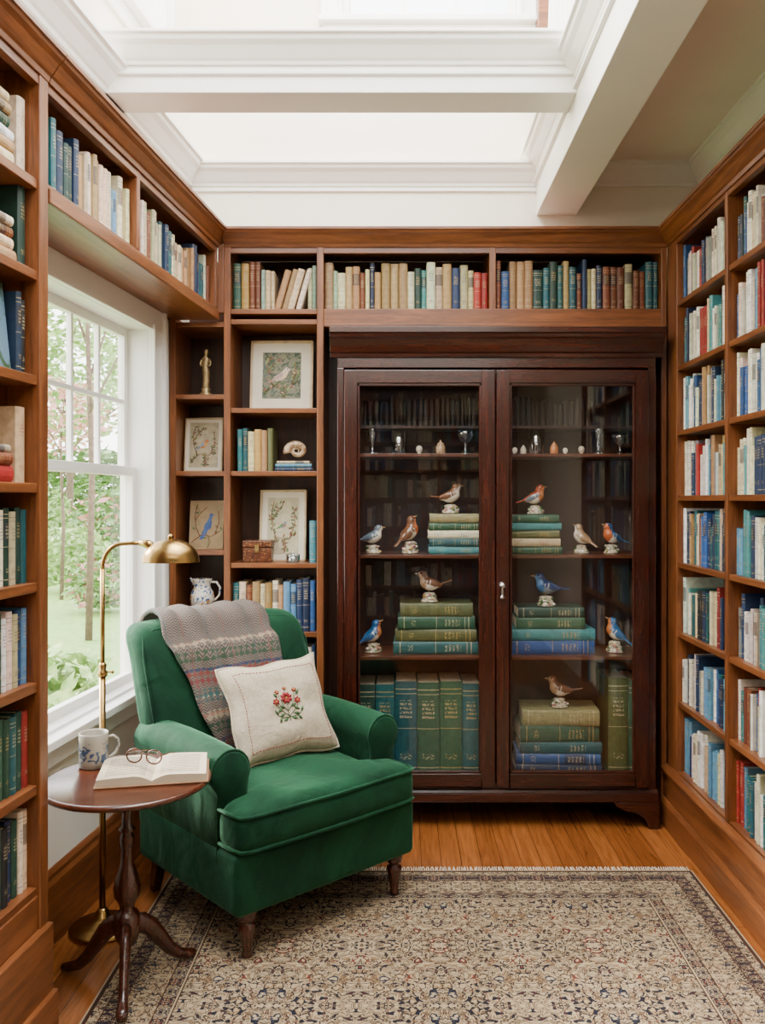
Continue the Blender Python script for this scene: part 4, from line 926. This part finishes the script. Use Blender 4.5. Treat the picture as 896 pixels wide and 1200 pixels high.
def picture(x0,x1,z0,h,lab,art,mats,fw=.014,mw=.035,lean=8,nleaf=26,bs=1.0,tall=False):
    w=x1-x0; M=T((x0+x1)/2,3.85+.11,z0+.001)@RX(-lean)
    e=empty('framed_picture',M,lab,'picture')
    b=MB(); b.box(-w/2,-w/2+fw,0,.016,0,h); b.box(w/2-fw,w/2,0,.016,0,h); b.box(-w/2+fw,w/2-fw,0,.016,0,fw); b.box(-w/2+fw,w/2-fw,0,.016,h-fw,h); mk('frame',b,framec,e,bevel=.003)
    if mw: mk('mat',MB().box(-w/2+fw-.002,w/2-fw+.002,.006,.012,fw-.002,h-fw+.002),matb,e)
    q=fw+mw; aw=w/2-q; ah=(h-2*q)/2; cz=h/2
    b=MB().box(-aw,aw,.0045,.010,cz-ah,cz+ah,0)
    br=[[(-.9,-.75),(-.3,-.42),(.3,-.5),(.85,-.25)],[(.1,-.46),(.2,-.75),(.1,-.98)],[(-.4,-.48),(-.65,-.1),(-.75,.4),(-.6,.85)],[(.5,-.4),(.75,.1),(.7,.6)],[(-.7,.2),(-.4,.5),(0,.75)]]
    for pth_ in br: b.tube([(p[0]*aw,.0036,cz+p[1]*ah) for p in pth_],.0018,5,2)
    for i in range(nleaf):
        pp=random.choice(br); k=random.randrange(len(pp)-1); t=random.random(); px=(pp[k][0]*(1-t)+pp[k+1][0]*t)*aw+random.uniform(-.13,.13)*aw*1.3; pz=cz+(pp[k][1]*(1-t)+pp[k+1][1]*t)*ah+random.uniform(-.13,.13)*ah
        px=max(-aw*.88,min(aw*.88,px)); pz=max(cz-ah*.88,min(cz+ah*.88,pz)); a=random.uniform(0,360)
        b.ball((0,0,0),aw*.13,random.choice([4,4,7,2]),T(px,.0040,pz)@RY(a),n=5,sc=(1,.1,.38))
    flat_bird(b,0,cz-.0+.02*ah,aw*.75*bs,.0034,tall=tall)
    mk('print',b,[art]+mats,e)
dF=3.96
lg=simple('print_leaf',(.09,.13,.05),.8,var=.3); lg2=simple('print_leaf_pale',(.24,.25,.11),.8,var=.3)
def pm(a,wing,breast): return [G[a],G['brown'],G[wing],lg,G[breast],black,lg2]
picture(X(292,dF),X(366,dF),1.862,.335,'framed bird engraving in a wide cream mat on the shelf',artm('art_a',(.19,.18,.11),(.035,.06,.03),(.08,.13,.14),40,.48),pm('tan','brown','yellow'),nleaf=60,fw=.012,mw=.045,bs=1.05)
picture(X(303,dF),X(358,dF),1.161,.335,'framed botanical bird print with pale green fern sprays',artm('art_b',(.50,.43,.27),(.38,.36,.20),(.45,.40,.25),50,.62),pm('grey','green','red'),fw=.010,mw=.026,bs=.6,nleaf=90)
picture(X(215,dF),X(260,dF),1.577,.255,'small framed bird print in a cream mat',artm('art_c',(.44,.36,.22),(.26,.25,.15),(.26,.30,.26),50,.58),pm('orange','grey','yellow'),fw=.006,mw=.016,nleaf=60,bs=.85)
picture(X(221,dF),X(261,dF),1.219,.225,'parchment print of a long-tailed dark blue bird',artm('art_d',(.38,.26,.13),(.28,.20,.09),(.30,.25,.13),30,.60),pm('darkblue','darkblue','darkblue'),fw=.003,mw=.0,nleaf=16,bs=1.05,tall=True)
ib=empty('illustrated_book',ML@T(xe-.132,.04,LS[5]+.0006)@RX(-6),'large illustrated book with landscape cover facing out','book')
mk('cover',MB().box(-.068,.068,0,.003,0,.235).box(-.068,.068,.019,.022,0,.235).box(-.068,-.065,.003,.019,0,.235),artm('art_e',(.12,.22,.30),(.03,.07,.02),(.45,.40,.26),11,.48),ib)
mk('page_block',MB().box(-.0645,.065,.003,.019,.003,.232),PAGEM,ib)
st=empty('statuette',T(X(241,3.93),3.93,1.9245)@Matrix.Diagonal((1.45,1.45,1.12,1)),'slender gilt standing figurine on a round base','figurine')
gold=simple('gilt',(.36,.25,.11),.4,.6,var=.4,scale=90)
mk('base',MB().lathe([(.020,0),(.021,.006),(.016,.012),(.012,.018),(.015,.03),(.011,.034)],18),gold,st)
b=MB().tube([(0,0,.03),(0,0,.045),(.002,0,.075),(.001,0,.105),(-.002,0,.125),(0,0,.142),(0,0,.156),(0,0,.162),(.001,0,.168),(.002,-.001,.178),(.002,-.001,.188),(.002,0,.194)],[(.013,.011),(.011,.010),(.010,.009),(.0125,.011),(.0085,.008),(.0125,.009),(.013,.008),(.005,.005),(.0045,.0045),(.0072,.0075),(.0065,.007),(.002,.002)],14,side=V(1,0,0))
for sg in (-1,1): b.tube([(sg*.012,0,.154),(sg*.017,-.003,.135),(sg*.014,-.009,.118),(sg*.003,-.012,.124)],[.0038,.0034,.003,.0024],8)
mk('body',b,gold,st,sub=1)
# rounded spiral shell (nautilus like coil)
zs=zB
b=MB(); pth_=[];rad=[]
for i in range(46):
    t=i/45; a=math.radians(-60+t*620); r=.006+.030*t**1.25
    pth_.append((r*math.cos(a)*1.25,0,r*math.sin(a))); rad.append((.004+.024*t**1.3*(1+.05*math.cos(i*pi)),.003+.017*t**1.3))
b.tube(pth_,rad,14,side=V(0,1,0))
def shellm():
    m,nt,b=new_mat('shell_pearl'); v=coords(nt); f=noise(nt,v,70,3,1.5); c=mixc(nt,contrast(nt,f,.4,.6),(.60,.46,.30),(.28,.14,.07)); nt.links.new(c,b.inputs['Base Color']); b.inputs['Roughness'].default_value=.3; b.inputs['Coat Weight'].default_value=.4; return m
mk('shell',b,shellm(),label='large rounded spiral seashell resting on small books',cat='shell',M=T(X(347,3.92),3.945,zs+.049)@RZ(8))
bx=empty('wooden_box',T(X(301,3.90),3.90,1.1615),'small carved burl wood box with brass latch','box')
def burl():
    m,nt,b=new_mat('burl'); v=coords(nt); n=noise(nt,v,55,4,2.5)
    c=mixc(nt,contrast(nt,n,.4,.6),(.04,.010,.004),(.16,.045,.014)); vo=nd(nt,'ShaderNodeTexVoronoi'); nt.links.new(v,vo.inputs['Vector']); vo.inputs['Scale'].default_value=70
    c=mixc(nt,mth(nt,'LESS_THAN',vo.outputs['Distance'],.20),c,(.34,.20,.08)); nt.links.new(c,b.inputs['Base Color']); b.inputs['Roughness'].default_value=.3; return m
bw=burl()
mk('body',MB().box(-.065,.065,0,.10,0,.065),bw,bx,bevel=.003); mk('lid',MB().box(-.068,.068,-.003,.103,.067,.10),bw,bx,bevel=.006)
mk('latch',MB().box(-.01,.01,-.008,-.0005,.045,.08).ball((0,-.008,.055),.005,n=6),brassd,bx)
gb=empty('glass_box',T(X(343,3.89),3.89,1.1615),'tiny faceted glass trinket box','box')
mk('body',MB().lathe([(.028,0),(.032,.004),(.032,.03),(.029,.03),(.029,.006),(0,.006)],8),crystal,gb); mk('lid',MB().lathe([(.033,.031),(.033,.036),(.015,.044),(.004,.046),(.006,.052),(0,.055)],8),crystal,gb)
JG=jugm()
jg=empty('jug',T(X(237,3.91),3.91,.9405),'ceramic jug with blue and ochre pattern on lower shelf','jug')
mk('body',MB().lathe([(.038,0),(.040,.004),(.05,.03),(.055,.055),(.05,.085),(.038,.105),(.036,.12),(.044,.14),(.046,.145),(.042,.143),(.033,.12),(.045,.08),(.048,.05),(.034,.01),(0,.009)],28),JG,jg)
mk('handle',MB().tube([(.042,0,.13),(.065,0,.13),(.082,0,.105),(.078,0,.07),(.055,0,.045)],[(.007,.005)]*5,10,side=V(0,1,0)),JG,jg)
mk('spout',MB().tube([(-.036,0,.12),(-.045,0,.136),(-.056,0,.149)],[(.014,.008),(.013,.007),(.006,.003)],8,side=V(0,1,0)),JG,jg)
# ---------------------------------------------------------------- garden
def leafm(name,a,c):
    m,nt,b=new_mat(name); v=coords(nt); f=contrast(nt,noise(nt,v,9,3),.3,.7)
    nt.links.new(mixc(nt,f,a,c),b.inputs['Base Color']); b.inputs['Roughness'].default_value=.6; return m
grass=leafm('grass',(.13,.25,.04),(.22,.36,.07)); lf1=leafm('leaf_green',(.04,.12,.02),(.19,.32,.08)); lf2=leafm('leaf_light',(.14,.27,.05),(.36,.50,.17)); lf3=leafm('leaf_pink',(.40,.14,.11),(.58,.32,.25)); bark=simple('bark',(.13,.09,.06),.9,var=.3)
mk('lawn',MB().box(-40,-2.2,-2,60,-.5,-.4),grass,label='bright green garden lawn outside the window',cat='lawn',kind='stuff')
def foliage(name,c,r,n,ls,mat,label,cat,trunk=None,flat=.8,mat2=None):
    e=empty(name,T(c[0],c[1],-.398),label,cat)
    zc=c[2]+.4; b=MB()
    for i in range(n):
        while True:
            p=V(random.uniform(-1,1),random.uniform(-1,1),random.uniform(-1,1))
            if .35<p.length<1: break
        p=V(p.x*r,p.y*r,p.z*r*flat+zc)
        if p.z<ls*1.3: p.z=ls*1.35
        a=V(random.uniform(-1,1),random.uniform(-1,1),random.uniform(-.6,.6)).normalized(); q=a.cross(V(random.uniform(-1,1),random.uniform(-1,1),random.uniform(-1,1))).normalized()
        l=ls*random.uniform(.6,1.3); w=l*.42
        b.add([p-a*l,p+q*w,p+a*l,p-q*w],[(0,1,2,3)],1 if mat2 and random.random()<.22 else 0)
    mk('foliage',b,[mat,mat2 or mat],e,kind='stuff',merge=False)
    if not trunk:
        b=MB()
        for k in range(5):
            a=k*1.26; b.tube([(0,0,.01),(r*.3*math.cos(a),r*.3*math.sin(a),zc*.6),(r*.5*math.cos(a),r*.5*math.sin(a),zc)],[.02,.015,.006],5)
        mk('stem',b,bark,e,kind='stuff')
    if trunk:
        b=MB(); b.tube([(0,0,0),(trunk*.5,.05,zc*.4),(-trunk*.3,0,zc*.75),(0,0,zc*1.05)],[trunk,trunk*.8,trunk*.6,trunk*.25],8)
        for k in range(5):
            a=k*1.3; b.tube([(0,0,zc*(.55+.08*k)),(r*.3*math.cos(a),r*.3*math.sin(a),zc*(.7+.08*k)),(r*.7*math.cos(a),r*.7*math.sin(a),zc*(.85+.08*k))],[trunk*.4,trunk*.25,trunk*.08],6)
        mk('trunk',b,bark,e)
foliage('garden_plant',(-2.15,5.6,-.12),.36,220,.12,lf2,'leafy pale green garden plant below the window','plant')
foliage('garden_plant',(-2.85,7.0,-.10),.42,260,.12,lf2,'leafy pale green garden plant in the border','plant')
foliage('garden_plant',(-1.68,4.75,-.15),.26,130,.09,lf2,'leafy pale green garden plant near the wall','plant')
foliage('shrub',(-4.9,14.0,.05),.60,700,.08,lf1,'rounded dark green garden shrub with pink flowers','shrub',mat2=lf3)
foliage('shrub',(-6.6,17.0,.30),.80,900,.10,lf2,'rounded light green garden shrub','shrub')
foliage('shrub',(-7.0,20.6,.7),1.2,1100,.13,lf1,'large green flowering garden shrub','shrub',mat2=lf3)
foliage('shrub',(-9.6,22.0,.9),1.2,1100,.14,lf2,'broad pale green garden shrub','shrub')
foliage('tree',(-10.4,26.6,5.6),3.0,2200,.20,lf2,'tall light green leafy tree','tree',.14)
foliage('tree',(-4.10,11.2,5.0),1.4,1000,.11,lf1,'green leafy garden tree','tree',.05)
foliage('tree',(-6.25,15.7,3.0),.95,800,.08,lf3,'small pink blossoming tree','tree',.04,mat2=lf2)
foliage('hedge',(-12.5,35,1.6),4.0,2400,.28,lf1,'distant green hedge and trees','hedge',flat=.5)
foliage('hedge',(-21,34,2.4),3.8,2200,.28,lf2,'distant pale green trees','hedge',flat=.7)
# ---------------------------------------------------------------- camera, light, world
cam=bpy.data.cameras.new('camera'); co=bpy.data.objects.new('camera',cam); COL.objects.link(co)
co.location=(0,0,1.45); co.rotation_euler=(math.radians(90),0,0)
cam.sensor_fit='VERTICAL'; cam.sensor_height=36; cam.sensor_width=36*896/1200; cam.lens=30
cam.shift_x=-22/1200; cam.shift_y=-15/1200; cam.clip_start=.05; cam.clip_end=200
SC.camera=co
w=bpy.data.worlds.new('world'); SC.world=w; w.use_nodes=True; nt=w.node_tree; bg=nt.nodes['Background']
tc=nd(nt,'ShaderNodeTexCoord'); sp=nd(nt,'ShaderNodeSeparateXYZ'); nt.links.new(tc.outputs['Generated'],sp.inputs[0])
nt.links.new(mixc(nt,contrast(nt,sp.outputs[2],0,.7),(1,.97,.92),(.90,.94,1)),bg.inputs[0]); bg.inputs[1].default_value=9.0
def area_l(name,loc,rot,sx,sy,en,col=(1,1,1)):
    l=bpy.data.lights.new(name,'AREA'); l.shape='RECTANGLE'; l.size=sx; l.size_y=sy; l.energy=en; l.color=col
    o=bpy.data.objects.new(name,l); COL.objects.link(o); o.location=loc; o.rotation_euler=[math.radians(a) for a in rot]; return o
area_l('skylight_lamp',(-.2,2.4,5.0),(0,0,0),1.6,2.8,250,(1,.955,.88))
area_l('fill_light',(0,-.3,2.95),(28,0,0),2.0,1.2,38,(1,.93,.83))  # unseen fill light added above and behind the camera to brighten the room
sl_=bpy.data.lights.new('sun','SUN'); sl_.energy=13; sl_.angle=math.radians(20); sl_.color=(1,.95,.86)
so=bpy.data.objects.new('sun',sl_); COL.objects.link(so); so.rotation_euler=V(.78,-.30,-.46).to_track_quat('-Z','Y').to_euler()
